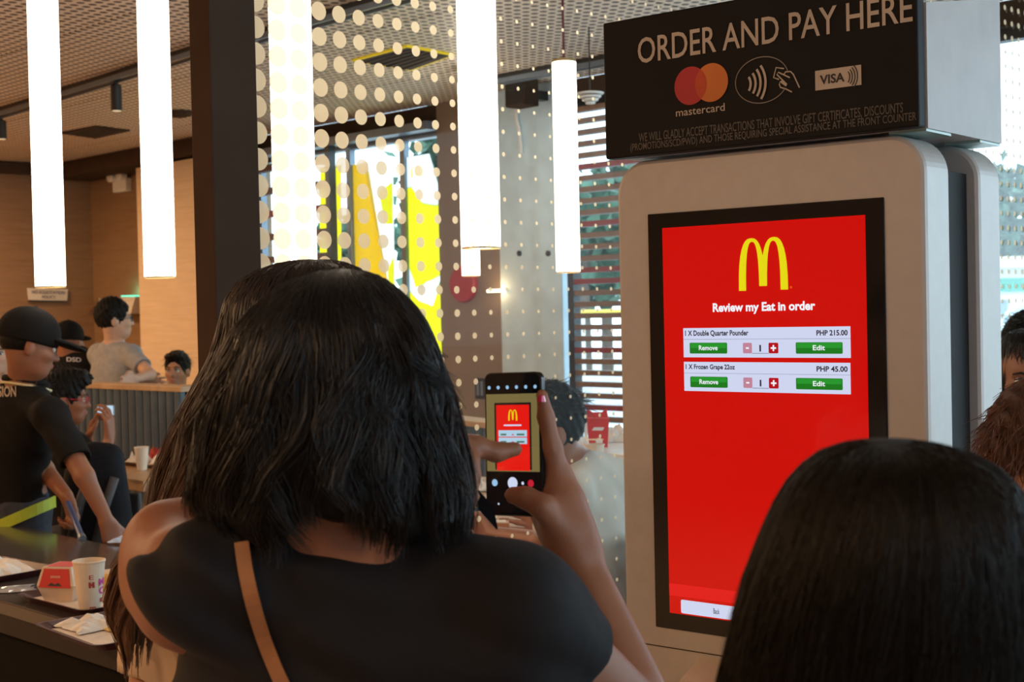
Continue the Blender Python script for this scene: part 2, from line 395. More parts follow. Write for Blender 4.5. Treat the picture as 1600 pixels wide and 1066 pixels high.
vin([(630, 396), (642, 426), (650, 451), (691, 429), (675, 477), (655, 469), (630, 444)], M_whi, 0.0).make('white_corner', M_whi, gr)
A = arches()
o0 = wp(642, 278, -0.075); ex = wp(660, 275, -0.075) - o0; ey = wp(641, 262, -0.075) - o0
MB().poly([o0 + ex * x + ey * y for x, y in A]).make('arch_emblem', M_yel, gr)

# slatted timber screens in the windows
M_slat = [wood_mat('slat_brown', (0.16, 0.085, 0.05), (0.22, 0.12, 0.07), stretch=(8, 8, 1)), mat('slat_red', (0.23, 0.018, 0.02), rough=0.5), wood_mat('slat_dark', (0.07, 0.035, 0.03), (0.10, 0.05, 0.04), stretch=(8, 8, 1))]
def slats(label, u0, u1, z0, z1, sp, hgt, cols, v=VW - 0.07):
    t = thing('slatted_screen', label, 'blind', B((u0 + u1) / 2, v, z0), None)
    for s in (u0, u1): MB().box(B, s - 0.025, s + 0.025, v - 0.035, v + 0.035, z0, z1).make('post', M_dark, t)
    z = z0 + 0.03; i = 0
    while z < z1 - hgt:
        MB().box(B, u0 + 0.025, u1 - 0.025, v - 0.03, v + 0.03, z, z + hgt).make('slat', M_slat[cols[i % len(cols)]], t)
        z += sp; i += 1
    return t
slats('screen of thin brown and red timber slats beside the blue-grey pillar', wu(909), wu(1115), 0.62, 2.88, 0.0745, 0.034, [0, 0, 0, 1, 0, 0, 0, 0, 1, 0, 0, 0, 0, 0, 1, 1])
slats('screen of wide dark slats with yellow gaps behind the dotted glass', uW0 + 0.03, m1 - 0.06, ZS, ZH, 0.19, 0.055, [2, 2, 1])
MB().poly([wp(500, 262, -0.085), wp(533, 258, -0.085), wp(534, 640, -0.085), wp(500, 640, -0.085)], BV * -0.001).make('yellow_strip', M_yel, gr)

# fittings on the walls
M_cream = mat('cream_plastic', (0.62, 0.58, 0.52), rough=0.5); M_white = mat('white_plastic', (0.75, 0.74, 0.72), rough=0.45)
M_red = mat('red_enamel', (0.42, 0.02, 0.025), rough=0.35)
def wall_disc(px, py, rx, nm, label, cat, m, th, dv=0.0):
    c = wp(px, py, dv); r = rx * 10 / 2200
    return tag(MB().lathe(c, [(r * 0.94, th), (r, th * 0.7), (r, 0)][::-1], 32, axes=(BU, BZ, -BV)).make(nm, m, smooth=False), label, cat)
wall_disc(727, 444, 26 * 1.12, 'wall_disc', 'round dark red disc on the taupe pier beside the window', 'sign', M_red, 0.04, 0.02)
# small wall lamp on the pier
t = thing('wall_lamp', 'small bar-shaped wall lamp glowing on the taupe pier', 'lamp', wp(775, 455, 0.02))
a = wp(762, 455, 0.08); b = wp(789, 454, 0.08)
MB().tube([a, b], 0.012, 10).make('lamp_bar', mat('lit_bar', (0.8, 0.8, 0.8), emit=(1, 0.8, 0.55), es=3), t)
MB().tube([(a + b) / 2, (a + b) / 2 + BV * 0.06], 0.01, 8).make('bracket', M_dark, t)
pl = bpy.data.lights.new('wall_lamp_glow', 'POINT'); pl.energy = 1.0; pl.color = (1, 0.6, 0.28); pl.shadow_soft_size = 0.03
plo = bpy.data.objects.new('wall_lamp_glow', pl); COL.objects.link(plo); plo.location = wp(768, 452, 0.14)
# socket plate
t = thing('socket_plate', 'grey framed socket plate low on the taupe pier', 'socket', wp(752, 620, 0.02))
c = wp(752, 607, 0.02); fr_ = lambda x, y, z: c + BU * x - BV * y + BZ * z
MB().box(fr_, -0.055, 0.055, 0, 0.012, -0.075, 0.075, 0.004).make('plate', M_dark, t)
for s in (-0.02, 0.02): MB().box(fr_, s - 0.012, s + 0.012, 0.012, 0.018, -0.05, 0.05, 0.003).make('insert', M_alu, t)
# screws on the concrete pillar
for x in (812, 857):
    c = wp(x, 396, 0.06)
    tag(MB().lathe(c, [(0.02, 0), (0.02, 0.01), (0.012, 0.014)], 14, axes=(BU, BZ, -BV)).make('wall_plug', M_dark), 'dark bolt on the blue-grey pillar, the one %s' % ('nearer the taupe pier' if x == 812 else 'nearer the slatted screen'), 'bolt', 'bolts on the blue-grey pillar')
# speaker bracket on the pillar's top, and cable
t = thing('wall_speaker', 'dark box speaker fixed high where the pier meets the pillar', 'speaker', wp(812, 165, 0.3))
c = wp(812, 146, 0.3); fr_ = lambda x, y, z: c + BU * x + BV * y + BZ * z
MB().box(fr_, -0.08, 0.1, -0.06, 0.08, -0.09, 0.09, 0.01).make('cabinet', M_darkwood, t)
MB().box(fr_, -0.07, 0.09, -0.065, -0.06, -0.08, 0.08).make('grille', M_dark, t)
MB().box(fr_, -0.03, 0.03, 0.08, 0.3, -0.03, 0.03).make('bracket', M_dark, t)
tag(MB().tube([wp(806, 160, 0.08), wp(807, 185, 0.08), wp(812, 205, 0.075), wp(815, 240, 0.075)], 0.014, 8).make('conduit', M_white, smooth=True), 'pale conduit running down the blue-grey pillar', 'pipe')
# ring pendant near the slatted screen
t = thing('ring_pendant', 'small pale ringed ceiling pendant above the thin slatted screen', 'lamp', at(922, 166, 7.6))
c = at(922, 148, 7.6)
for i, (r, h) in enumerate([(0.075, 0), (0.06, -0.018), (0.045, -0.034), (0.028, -0.05)]):
    MB().lathe(c + BZ * h, [(r * 0.9, 0), (r, 0.004), (r, 0.01), (r * 0.9, 0.012)], 20).make('ring', M_white, t)
MB().tube([c + BZ * 0.01, V3((c.x, c.y, CEIL))], 0.004, 6).make('cord', M_dark, t)

# emergency twin spot
c = wp(196, 284, 0.0); fr_ = lambda x, y, z: c + BU * x - BV * y + BZ * z
t = thing('emergency_light', 'white twin-head emergency light high on the plywood wall', 'lamp', c)
MB().box(fr_, -0.13, 0.12, 0, 0.07, -0.1, 0.03, 0.01).make('housing', M_white, t)
for s in (-0.09, 0.08): MB().lathe(fr_(s, 0.05, 0.05), [(0.045, 0), (0.055, 0.05), (0.055, 0.07), (0.045, 0.075)], 16, axes=(BU, BZ, -BV)).make('lamp_head', M_white, t)
# exit sign, wedge-shaped with a green lit top
t = thing('exit_sign', 'pale wedge-shaped wall sign with a green glow along its top', 'sign', wp(206, 490))
P = [wp(175, 466), wp(233, 464), wp(226, 490), wp(182, 489)]
MB().poly([p - BV * 0.005 for p in P], -BV * 0.14).make('housing', M_cream, t)
q0 = wp(204, 464, 0.02); q1 = wp(226, 463.5, 0.02)
MB().hexa([q0, q1, q1 - BV * 0.1, q0 - BV * 0.1, q0 + BZ * 0.015, q1 + BZ * 0.015, q1 - BV * 0.1 + BZ * 0.015, q0 - BV * 0.1 + BZ * 0.015]).make('green_lamp', mat('green_led', (0.1, 0.4, 0.3), emit=(0.15, 0.9, 0.6), es=1.2), t)
gl = bpy.data.lights.new('exit_glow', 'POINT'); gl.energy = 0.6; gl.color = (0.3, 1, 0.75); gl.shadow_soft_size = 0.04
glo = bpy.data.objects.new('exit_glow', gl); COL.objects.link(glo); glo.location = (q0 + q1) / 2 + BZ * 0.05 - BV * 0.06
# policy sign on the left wall
def lp(px, py, du=0.0): return hit(px, py, B(UL + du, 0), BU)
a, b, cc, d = lp(44, 450, 0.03), lp(106, 452, 0.03), lp(105, 470, 0.03), lp(46, 469, 0.03)
t = thing('policy_sign', 'pale sign with NO SOLICITATION POLICY on the plywood wall', 'sign', d)
MB().poly([a, b, cc, d], -BU * 0.025).make('board', M_cream, t)
e = BU * 0.003
ink = mat('sign_ink', (0.05, 0.05, 0.09), rough=0.6)
lettering('NO SOLICITATION', ink, t, lp(50, 459, 0.034), lp(101, 460.2, 0.034), lp(50, 453.5, 0.034), 0.01)
lettering('POLICY', ink, t, lp(66, 466.5, 0.034), lp(87, 467, 0.034), lp(66, 461.5, 0.034), 0.01)
MB().poly([lp(46, 469.2, 0.04), lp(105, 470.2, 0.04), lp(105, 472, 0.04), lp(46, 471, 0.04)], -BU * 0.035).make('ledge', M_dark, t)

# ceiling: light tracks, spots, grilles
def cl(px, py, dz=0.0): return hit(px, py, V3((0, 0, CEIL - dz)), BZ)
def track(label, p, q, ext0=0, ext1=0):
    a = cl(*p, 0.03); b = cl(*q, 0.03); d = (b - a).normalized(); a = a - d * ext0; b = b + d * ext1; s = d.cross(BZ)
    fr_ = lambda x, y, z: a + d * x + s * y + BZ * z
    t = thing('light_track', label, 'light track', a, 'black light tracks on the ceiling')
    MB().box(fr_, 0, (b - a).length, -0.03, 0.03, -0.02, 0.03).make('rail', M_dark, t)
    for yy in (-0.035, 0.035): MB().box(fr_, 0, (b - a).length, yy - 0.006, yy + 0.006, -0.03, 0.0).make('lip', M_alu, t)
    return a, d
track('black light track crossing the ceiling behind the hanging tubes beside the dark post', (0, 177), (330, 73), 0.5, 0.3)
track('black light track on the ceiling seen through the dotted glass', (500, 30), (604, 1), 0.6, 1.2)
track('black light track on the ceiling above the blue-grey pillar', (777, 125), (975, 89), 0.0, 1.0)
def spot(px, y0, y1, lit, label):
    c = cl(px, y0 - 4, 0.05); Z = (c - CPOS).dot(FWD); L = (y1 - y0) * Z / FPX
    t = thing('track_spot', label, 'spotlight', c - BZ * (L + 0.02), 'spotlights on the light track')
    MB().lathe(c - BZ * (L + 0.02), [(0.03, 0.0), (0.034, 0.005), (0.034, L - 0.01), (0.028, L)], 18).make('barrel', M_dark, t, smooth=False)
    MB().tube([c - BZ * 0.03, c + BZ * 0.05], 0.012, 8).make('stem', M_dark, t)
    MB().lathe(c - BZ * (L + 0.021), [(0.027, 0), (0.027, 0.003)], 16).make('lens', mat('spot_lens', (0.8, 0.75, 0.6), emit=(1, 0.8, 0.5), es=lit), t)
spot(181, 131, 172, 0.6, 'black cylinder spotlight hanging between the two hanging tubes')
spot(2, 188, 217, 4.0, 'black spotlight with a bright lens at the edge of the plywood hall')
def vent(label, pts, m, rim, w):
    P = [cl(x, y, 0.012) for x, y in pts]; c = sum(P, V3()) / 4
    t = thing('ceiling_vent', label, 'vent', c, None)
    inn = [c + (p - c) * (1 - w) for p in P]
    fr = MB()
    for i in range(4): fr.poly([P[i], P[(i + 1) % 4], inn[(i + 1) % 4], inn[i]], BZ * 0.012)
    fr.make('frame', rim, t)
    MB().poly(inn, BZ * 0.01).make('backing', m, t)
    for k in range(1, 7):
        f = k / 7; a = inn[0].lerp(inn[3], f); b = inn[1].lerp(inn[2], f); dd = (inn[3] - inn[0]) * 0.03
        MB().poly([a - dd, b - dd, b + dd, a + dd], BZ * -0.006).make('louvre', M_plenum, t)
vent('dark square ceiling grille behind the hanging tubes', [(94, 209), (150, 198), (203, 205), (150, 217)], M_plenum, M_darkwood, 0.16)
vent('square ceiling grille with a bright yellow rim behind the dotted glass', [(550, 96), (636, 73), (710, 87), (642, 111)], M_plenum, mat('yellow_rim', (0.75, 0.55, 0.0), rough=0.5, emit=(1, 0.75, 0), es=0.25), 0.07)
c = cl(280, 174)
tag(MB().lathe(c, [(0.10, 0), (0.09, -0.03), (0.04, -0.045)], 20, axes=(BU, BV, BZ)).make('smoke_detector', M_darkwood), 'small round detector on the ceiling beside the dark post', 'detector')

# ---------------------------------------------------------------- pendant tube lamps
M_tube = mat('lit_tube', (0.9, 0.88, 0.85), emit=(1.0, 0.90, 0.74), es=7.0); M_brass = mat('brass_cap', (0.45, 0.30, 0.12), rough=0.35, metal=0.6)
M_cordred = mat('red_cord', (0.16, 0.02, 0.03), rough=0.6)
for px, py, Z, L, label in [(79, 448, 5.35, 1.24, 'hanging tube lamp above the pale policy sign'), (250, 433, 5.15, 1.24, 'hanging tube lamp next to the dark post, in front of the pale wall'),
                            (463, 432, 3.75, 1.24, 'wide hanging tube lamp seen through the largest glass dots'), (752, 387, 4.05, 1.24, 'wide hanging tube lamp in front of the taupe pier'),
                            (888, 425, 6.65, 0.985, 'hanging tube lamp with its red cord in view, by the blue-grey pillar'), (736, 431, 8.8, 1.2, 'short bit of a far tube lamp below a wide tube at the red disc')]:
    c = at(px, py, Z); r = 0.056
    t = thing('pendant_lamp', label, 'lamp', c, 'hanging tube lamps')
    top = min(c.z + L, CEIL - 0.05); H = top - c.z
    MB().lathe(c, [(r * 0.97, 0), (r, 0.004), (r, H)], 28).make('tube', M_tube, t, smooth=False)
    MB().lathe(c + BZ * H, [(r, 0), (r * 1.02, 0.002), (r * 1.02, 0.012), (r * 0.6, 0.018)], 28).make('cap', M_brass, t)
    MB().lathe(c - BZ * 0.004, [(r * 0.99, 0), (r * 1.01, 0.001), (r * 1.01, 0.006)], 28, cap0=False, cap1=False).make('end_ring', M_brass, t)
    MB().tube([c + BZ * (H + 0.01), V3((c.x, c.y, CEIL))], 0.006, 6).make('cord', M_cordred, t)

# ---------------------------------------------------------------- dotted glass partition
P0 = V3((-0.564, 3.1, 0)); gu, gv = P0.dot(BU), P0.dot(BV)
part = thing('glass_partition', 'glass partition printed with pale dots, framed by a dark post', 'partition', B(gu, gv, 0))
MB().box(B, gu - 0.05, gu + 0.03, gv - 0.118, gv, 0, CEIL, 0.004).make('post', M_darkwood, part)
MB().box(B, gu - 0.005, gu + 0.005, gv, gv + 4.6, 0.06, CEIL).make('pane', glass_mat('partition_glass', (0.98, 0.99, 0.985), 0.03), part)
MB().box(B, gu - 0.02, gu + 0.02, gv, gv + 4.6, 0, 0.06).make('bottom_rail', M_darkwood, part)
sp = 0.058; dots = MB()
def dot_r(k):
    f = float(np.interp(k, [0, 1.5, 3, 5, 7, 9, 10, 12, 15, 19, 24, 40, 56, 70], [0.86, 0.84, 0.73, 0.63, 0.52, 0.40, 0.33, 0.22, 0.16, 0.19, 0.19, 0.14, 0.3, 0.5])); return f * sp / 2
for k in range(78):
    v = gv + 0.015 + k * sp; r = dot_r(k); n = 20 if k < 16 else 8
    for i in range(-34, 18):
        z = 2.043 + i * sp
        if z < 0.1 or z > CEIL - 0.03: continue
        c = B(gu + 0.0065, v, z)
        dots.add([c + BV * (r * math.cos(2 * math.pi * q / n)) + BZ * (r * math.sin(2 * math.pi * q / n)) for q in range(n)], [tuple(range(n))])
o = dots.make('dot_print', translucent_mat('frosted_dots', (0.98, 0.86, 0.62), 0.6, 0.1), part); o['kind'] = 'stuff'
# ---------------------------------------------------------------- ordering kiosk
S0 = V3((0.278, 2.55, 0)); UK = V3((0.772, -0.635, 0)).normalized(); VK = V3((-UK.y, UK.x, 0))
def KF(a, d, z): return S0 + UK * a + VK * d + BZ * z
def kh(px, py, d): p = hit(px, py, KF(0, d, 0), VK); q = p - S0; return q.dot(UK), p.z
M_silver = mat('satin_silver_shell', (0.47, 0.44, 0.42), rough=0.45, metal=0.25, noise=0.03, scale=40)
M_black = mat('black_gloss', (0.008, 0.008, 0.009), rough=0.12)
M_blacksign = mat('black_sign_face', (0.009, 0.0085, 0.009), rough=0.55, spec=0.15)
kiosk = thing('ordering_kiosk', 'tall double-sided silver self-ordering kiosk with a red touch screen', 'kiosk', KF(0.2, 0.16, 0))
def rrect(a0, a1, z0, z1, r, n=12):
    P = []
    for (ca, cz, s) in ((a1 - r, z1 - r, 0), (a0 + r, z1 - r, 1), (a0 + r, z0 + r, 2), (a1 - r, z0 + r, 3)):
        P += [(ca + r * math.cos(math.pi / 2 * (s + i / n)), cz + r * math.sin(math.pi / 2 * (s + i / n))) for i in range(n + 1)]
    return P
def slab(a0, a1, z0, z1, d0, d1, r, ch=0.008):
    mb = MB(); rings = []
    for ins, d in ((ch, d0), (ch * 0.3, d0 + ch * 0.3), (0, d0 + ch), (0, d1 - ch), (ch * 0.3, d1 - ch * 0.3), (ch, d1)):
        rings.append([KF(a, d, z) for a, z in rrect(a0 + ins, a1 - ins, z0 + ins, z1 - ins, r - ins)])
    n = len(rings[0]); vs = [p for q in rings for p in q]
    fs = [(i * n + k, (i + 1) * n + k, (i + 1) * n + (k + 1) % n, i * n + (k + 1) % n) for i in range(5) for k in range(n)] + [tuple(range(n)), tuple(5 * n + k for k in range(n))[::-1]]
    return mb.add(vs, fs)
aL, aR = -0.1014, 0.495
slab(aL, aR, 0.70, 1.792, 0.0, 0.10, 0.062).make('front_shell', M_silver, kiosk)
slab(aL, aR, 0.70, 1.792, 0.225, 0.325, 0.062).make('rear_shell', M_silver, kiosk)
MB().box(KF, aL + 0.03, aR - 0.022, 0.10, 0.225, 0.2, 1.74).make('spine', mat('matte_black_spine', (0.008, 0.008, 0.009), rough=0.6, spec=0.2), kiosk)
MB().box(KF, aR - 0.03, aR - 0.018, 0.10, 0.117, 0.72, 1.735).make('side_strip', mat('violet_grey_metal', (0.22, 0.17, 0.26), rough=0.6, metal=0.0), kiosk)
MB().lathe(KF(aR - 0.018, 0.112, 1.69), [(0.006, 0), (0.006, 0.004), (0.002, 0.005)], 10, axes=(VK, BZ, UK)).make('lock', M_black, kiosk)
MB().box(KF, aL + 0.06, aR - 0.06, 0.03, 0.29, 0.03, 0.72, 0.01).make('pedestal', M_silver, kiosk)
MB().box(KF, aL - 0.02, aR + 0.02, -0.04, 0.37, 0, 0.03, 0.006).make('base_plate', M_dark, kiosk)
zs = kh(1000, 1004, 0)[1]
MB().box(KF, aL, aR, -0.0008, 0.001, zs - 0.002, zs).make('seam', M_plenum, kiosk)
screen = MB().box(KF, -0.032, 0.4256, -0.003, 0.004, 0.938, 1.693, 0.002).make('screen', M_black, kiosk)
D0 = -0.0036
def on(x0, y0, x1, y1, d, pl=kh):
    a0, z1 = pl(x0, y0, d); a1, z0 = pl(x1, y1, d); return a0, a1, z0, z1
def prect(name, m, R, d, par=screen, fr=KF, rad=0.0):
    a0, a1, z0, z1 = R
    if rad: return MB().add([fr(a, d, z) for a, z in rrect(a0, a1, z0, z1, rad, 4)], [tuple(range(20))]).make(name, m, par)
    return MB().quad(fr(a0, d, z0), fr(a1, d, z0), fr(a1, d, z1), fr(a0, d, z1)).make(name, m, par)
def ptext(body, m, R, d, par=screen, bold=0.01, fr=KF, name='lettering'):
    a0, a1, z0, z1 = R; return lettering(body, m, par, fr(a0, d, z0), fr(a1, d, z0), fr(a0, d, z1), bold, name)
S_red = screen_mat('screen_red', (202, 4, 4)); S_red2 = screen_mat('screen_light_red', (222, 20, 24)); S_yel = screen_mat('screen_yellow', (228, 214, 18)); S_white = screen_mat('screen_white', (240, 243, 250), False)
S_card = screen_mat('screen_pale_blue', (205, 212, 238)); S_green = screen_mat('screen_green', (14, 120, 28)); S_green2 = screen_mat('screen_green_light', (30, 148, 44)); S_pink = screen_mat('screen_pink', (190, 130, 150)); S_crim = screen_mat('screen_crimson', (176, 10, 26)); S_ink = screen_mat('screen_ink', (40, 34, 50), False); S_line = screen_mat('screen_line', (120, 125, 150)); S_org = screen_mat('screen_orange', (220, 90, 20))
prect('display', S_red, (0.0, 0.3936, 0.968, 1.666), D0)
zb = kh(1052, 912, D0)[1]; prect('footer_band', S_red2, (0.0, 0.3936, zb - 0.022, zb), D0 - 0.0002)
aM0, aM1, zM0, zM1 = on(1153, 373.5, 1231.5, 452.5, D0 - 0.0004)
MB().poly([KF(aM0 + (aM1 - aM0) * x, D0 - 0.0004, zM0 + (zM1 - zM0) * y) for x, y in A]).make('arch_logo', S_yel, screen)
MB().lathe(KF(*[(lambda q: (q[0], D0 - 0.0004, q[1]))(kh(1236, 449, D0))][0]), [(0.0022, 0), (0.002, 0.0001)], 10, axes=(UK, BZ, -VK)).make('logo_mark', S_org, screen)
ptext('Review my Eat in order', S_white, on(1113.5, 474, 1274, 489, D0 - 0.0005), D0 - 0.0005, bold=0.034)
def card(x0, yt, x1, yb, ym, name, price, ry):
    R = on(x0, yt, x1, yb, D0 - 0.0003); prect('order_card', S_card, R, D0 - 0.0003)
    a0, a1, z0, z1 = R; H = z1 - z0
    prect('card_rule', S_line, (a0, a1, z0 + H * 0.62 - 0.0006, z0 + H * 0.62), D0 - 0.0005)
    wch = (a1 - a0)
    ptext(name, S_ink, (a0 + wch * 0.012, a0 + wch * (0.41 if 'D' in name else 0.325), z0 + H * 0.70, z0 + H * 0.92), D0 - 0.0006, bold=0.03)
    ptext(price, S_ink, (a1 - wch * 0.19, a1 - wch * 0.015, z0 + H * 0.71, z0 + H * 0.89), D0 - 0.0006, bold=0.03)
    for nm, f0, f1, tx in (('remove_button', 0.04, 0.278, 'Remove'), ('edit_button', 0.69, 0.956, 'Edit')):
        Rb = (a0 + wch * f0, a0 + wch * f1, z0 + H * 0.13, z0 + H * 0.50); b = prect(nm, S_green, Rb, D0 - 0.0005, rad=0.002)
        prect('button_sheen', S_green2, (Rb[0] + 0.002, Rb[1] - 0.002, (Rb[2] + Rb[3]) / 2, Rb[3] - 0.001), D0 - 0.0006)
        m0 = (Rb[0] + Rb[1]) / 2; hw = (Rb[1] - Rb[0]) * (0.25 if tx == 'Remove' else 0.13); hh = (Rb[3] - Rb[2])
        ptext(tx, S_white, (m0 - hw, m0 + hw, Rb[2] + hh * 0.3, Rb[2] + hh * 0.75), D0 - 0.0008, bold=0.02)
    for nm, f0, f1, mm_ in (('minus_button', 0.375, 0.43, S_pink), ('plus_button', 0.53, 0.588, S_crim)):
        Rb = (a0 + wch * f0, a0 + wch * f1, z0 + H * 0.14, z0 + H * 0.49); prect(nm, mm_, Rb, D0 - 0.0005, rad=0.002)
        c0 = (Rb[0] + Rb[1]) / 2; c1 = (Rb[2] + Rb[3]) / 2; s = (Rb[1] - Rb[0]) * 0.28
        prect('button_sign', S_white, (c0 - s * (0.6 if nm[0] == 'm' else 1), c0 + s * (0.6 if nm[0] == 'm' else 1), c1 - s * 0.28, c1 + s * 0.28), D0 - 0.0007)
        if nm[0] == 'p': prect('button_sign', S_white, (c0 - s * 0.28, c0 + s * 0.28, c1 - s, c1 + s), D0 - 0.0007)
    ptext('1', S_ink, (a0 + wch * 0.475, a0 + wch * 0.485, z0 + H * 0.2, z0 + H * 0.42), D0 - 0.0006, bold=0)
    prect('count_rule', S_line, (a0 + wch * 0.43, a0 + wch * 0.53, z0 + H * 0.13, z0 + H * 0.15), D0 - 0.0005)
card(1067.5, 513, 1329.5, 559.5, 531, '1 X Double Quarter Pounder', 'PHP 215.00', 0)
card(1068.5, 565.5, 1329.5, 616.5, 583, '1 X Frozen Grape 22oz', 'PHP 45.00', 1)
aB, zB1 = kh(1064, 937, D0); zB0 = kh(1064, 958, D0)[1]
prect('back_button', S_card, (aB, aB + 0.17, zB0, zB1), D0 - 0.0004, rad=0.003)
aT, zT = kh(1115, 962, D0); ptext('Back', S_ink, (aT, aT + 0.0125, zB0 + 0.007, zB0 + 0.0165), D0 - 0.0006, bold=0.01)
prect('next_button', S_green, (aB + 0.19, 0.375, zB0, zB1), D0 - 0.0004, rad=0.003)
# card reader on the shelf below
a0, zt = kh(1086, 1040, -0.02)
MB().hexa([KF(a0, -0.09, zt - 0.10), KF(a0 + 0.17, -0.09, zt - 0.10), KF(a0 + 0.17, 0.0, zt - 0.10), KF(a0, 0.0, zt - 0.10), KF(a0, -0.07, zt - 0.015), KF(a0 + 0.17, -0.07, zt - 0.015), KF(a0 + 0.17, 0.0, zt + 0.012), KF(a0, 0.0, zt + 0.012)]).make('reader_shelf', mat('warm_grey_shelf', (0.5, 0.4, 0.3), rough=0.5), kiosk)
MB().box(KF, a0 + 0.03, a0 + 0.13, -0.10, -0.088, zt - 0.08, zt - 0.03, 0.003).make('card_slot', M_black, kiosk)

# sign on top
sign = MB().box(KF, aL - 0.002, aR + 0.004, -0.03, -0.002, 1.797, 2.046, 0.003).make('sign_board', M_blacksign, kiosk)
MB().add([KF(a, d, z) for a in (aL + 0.02, aR + 0.006) for d, z in ((0.0, 1.797), (0.318, 1.797), (0.318, 2.05), (0.0, 1.995))],
         [(0, 1, 2, 3), (7, 6, 5, 4), (0, 4, 5, 1), (1, 5, 6, 2), (2, 6, 7, 3), (3, 7, 4, 0)]).make('sign_box', mat('pale_sign_box', (0.46, 0.43, 0.42), rough=0.5), kiosk)
gm = mat('green_glass_edge', (0.30, 0.42, 0.38), rough=0.2)
MB().box(KF, aR - 0.06, aR + 0.003, 0.0, 0.10, 1.7925, 1.797).make('sign_foot', gm, kiosk)
MB().box(KF, aR - 0.06, aR + 0.003, 0.225, 0.318, 1.7925, 1.797).make('sign_foot', gm, kiosk)
DS = -0.0315
P_cream = mat('sign_cream_print', (0.50, 0.42, 0.34), rough=0.5); P_red = mat('sign_red_print', (0.45, 0.01, 0.02), rough=0.5); P_org = mat('sign_orange_print', (0.62, 0.16, 0.02), rough=0.5); P_mid = mat('sign_red_orange_print', (0.52, 0.05, 0.01), rough=0.5); P_grey = mat('sign_grey_print', (0.10, 0.088, 0.078), rough=0.5); P_dim = mat('sign_dim_print', (0.24, 0.21, 0.18), rough=0.5)
sg = lambda x0, y0, x1, y1: on(x0, y0, x1, y1, DS)
ptext('ORDER AND PAY HERE', P_cream, sg(996, 60, 1426, 33.5), DS, sign, 0.008)
def disc(name, c, r, m, d, n=40): return MB().add([KF(c[0] + r * math.cos(2 * math.pi * i / n), d, c[1] + r * math.sin(2 * math.pi * i / n)) for i in range(n)], [tuple(range(n))]).make(name, m, sign)
cr_, co_ = kh(1079, 134, DS), kh(1111.5, 129, DS); R_ = (kh(1079, 104, DS)[1] - kh(1079, 164, DS)[1]) / 2
disc('red_disc', cr_, R_, P_red, DS); disc('orange_disc', co_, R_, P_org, DS - 0.0003)
# the lens where the two discs overlap
hd = (co_[0] - cr_[0]) / 2; th = math.acos(min(1, hd / R_)); cx, cz = (cr_[0] + co_[0]) / 2, (cr_[1] + co_[1]) / 2
ln = [(cx - hd + R_ * math.cos(t), cz + R_ * math.sin(t)) for t in np.linspace(-th, th, 16)] + [(cx + hd - R_ * math.cos(t), cz - R_ * math.sin(t)) for t in np.linspace(-th, th, 16)]
MB().add([KF(a, DS - 0.0005, z) for a, z in ln], [tuple(range(32))]).make('overlap_lens', P_mid, sign)
ptext('mastercard', P_cream, sg(1056, 170.5, 1132.5, 173), DS, sign, 0.005)
def ribbon(name, pts, w, m, d=DS, par=sign, fr=KF, closed=False):
    mb = MB(); n = len(pts); L, R = [], []
    for i in range(n):
        a = pts[(i - 1) % n if closed else max(i - 1, 0)]; b = pts[(i + 1) % n if closed else min(i + 1, n - 1)]
        tx, tz = b[0] - a[0], b[1] - a[1]; l = math.hypot(tx, tz) or 1; L.append((pts[i][0] - tz / l * w, pts[i][1] + tx / l * w)); R.append((pts[i][0] + tz / l * w, pts[i][1] - tx / l * w))
    mb.add([fr(a, d, z) for a, z in L + R], [(i, (i + 1) % n, n + (i + 1) % n, n + i) for i in range(n if closed else n - 1)]); return mb.make(name, m, par)
cc = kh(1190, 125, DS); rx = kh(1232, 120, DS)[0] - cc[0]; rz = cc[1] - kh(1190, 161, DS)[1]
ribbon('contactless_ring', [(cc[0] + rx * math.cos(t), cc[1] + rz * math.sin(t)) for t in np.linspace(0.25, 2 * math.pi - 0.5, 60)], 0.0008, P_dim)
def waves(px, py, n, step, r0, w, m, z0=0.62):
    c = kh(px, py, DS)
    for i in range(n):
        r = r0 + step * i; ribbon('wave', [(c[0] + r * math.cos(t), c[1] + r * math.sin(t)) for t in np.linspace(-z0, z0, 12)], w, m, DS - 0.0006)
waves(1157, 133, 4, 0.0095, 0.0200, 0.0022, P_cream)
def poly_px(name, pts, w, m): ribbon(name, [kh(x, y, DS) for x, y in pts], w, m)
hp = lambda L: [(1180 + x * 180 / 1600, 60 + y * 110 / 978) for x, y in L]
for L in ([(400, 420), (290, 405), (255, 545), (330, 570)], [(480, 545), (320, 470), (300, 500), (440, 640), (430, 660), (345, 600), (335, 640), (350, 680), (420, 700), (460, 720), (510, 745)], [(400, 500), (420, 465), (490, 460), (530, 500), (615, 685)], [(360, 590), (440, 645)]):
    poly_px('hand_outline', hp(L), 0.0011, P_cream)
prect('card_logo_box', P_cream, sg(1273.5, 111, 1346, 132.5), DS, sign)
ptext('VISA', mat('sign_ink2', (0.02, 0.02, 0.03)), sg(1281, 118, 1320, 127.5), DS - 0.0004, sign, 0.03)
waves(1316, 121.5, 4, 0.0045, 0.0135, 0.0009, mat('sign_ink2', (0, 0, 0)), 0.7)
ptext('WE WILL GLADLY ACCEPT TRANSACTIONS THAT INVOLVE GIFT CERTIFICATES, DISCOUNTS', P_grey, sg(998, 208.5, 1411, 178), DS, sign, 0.004)
ptext('(PROMOTIONS/SCD/PWD) AND THOSE REQUIRING SPECIAL ASSISTANCE AT THE FRONT COUNTER', P_grey, sg(985, 225, 1432, 191.5), DS, sign, 0.004)

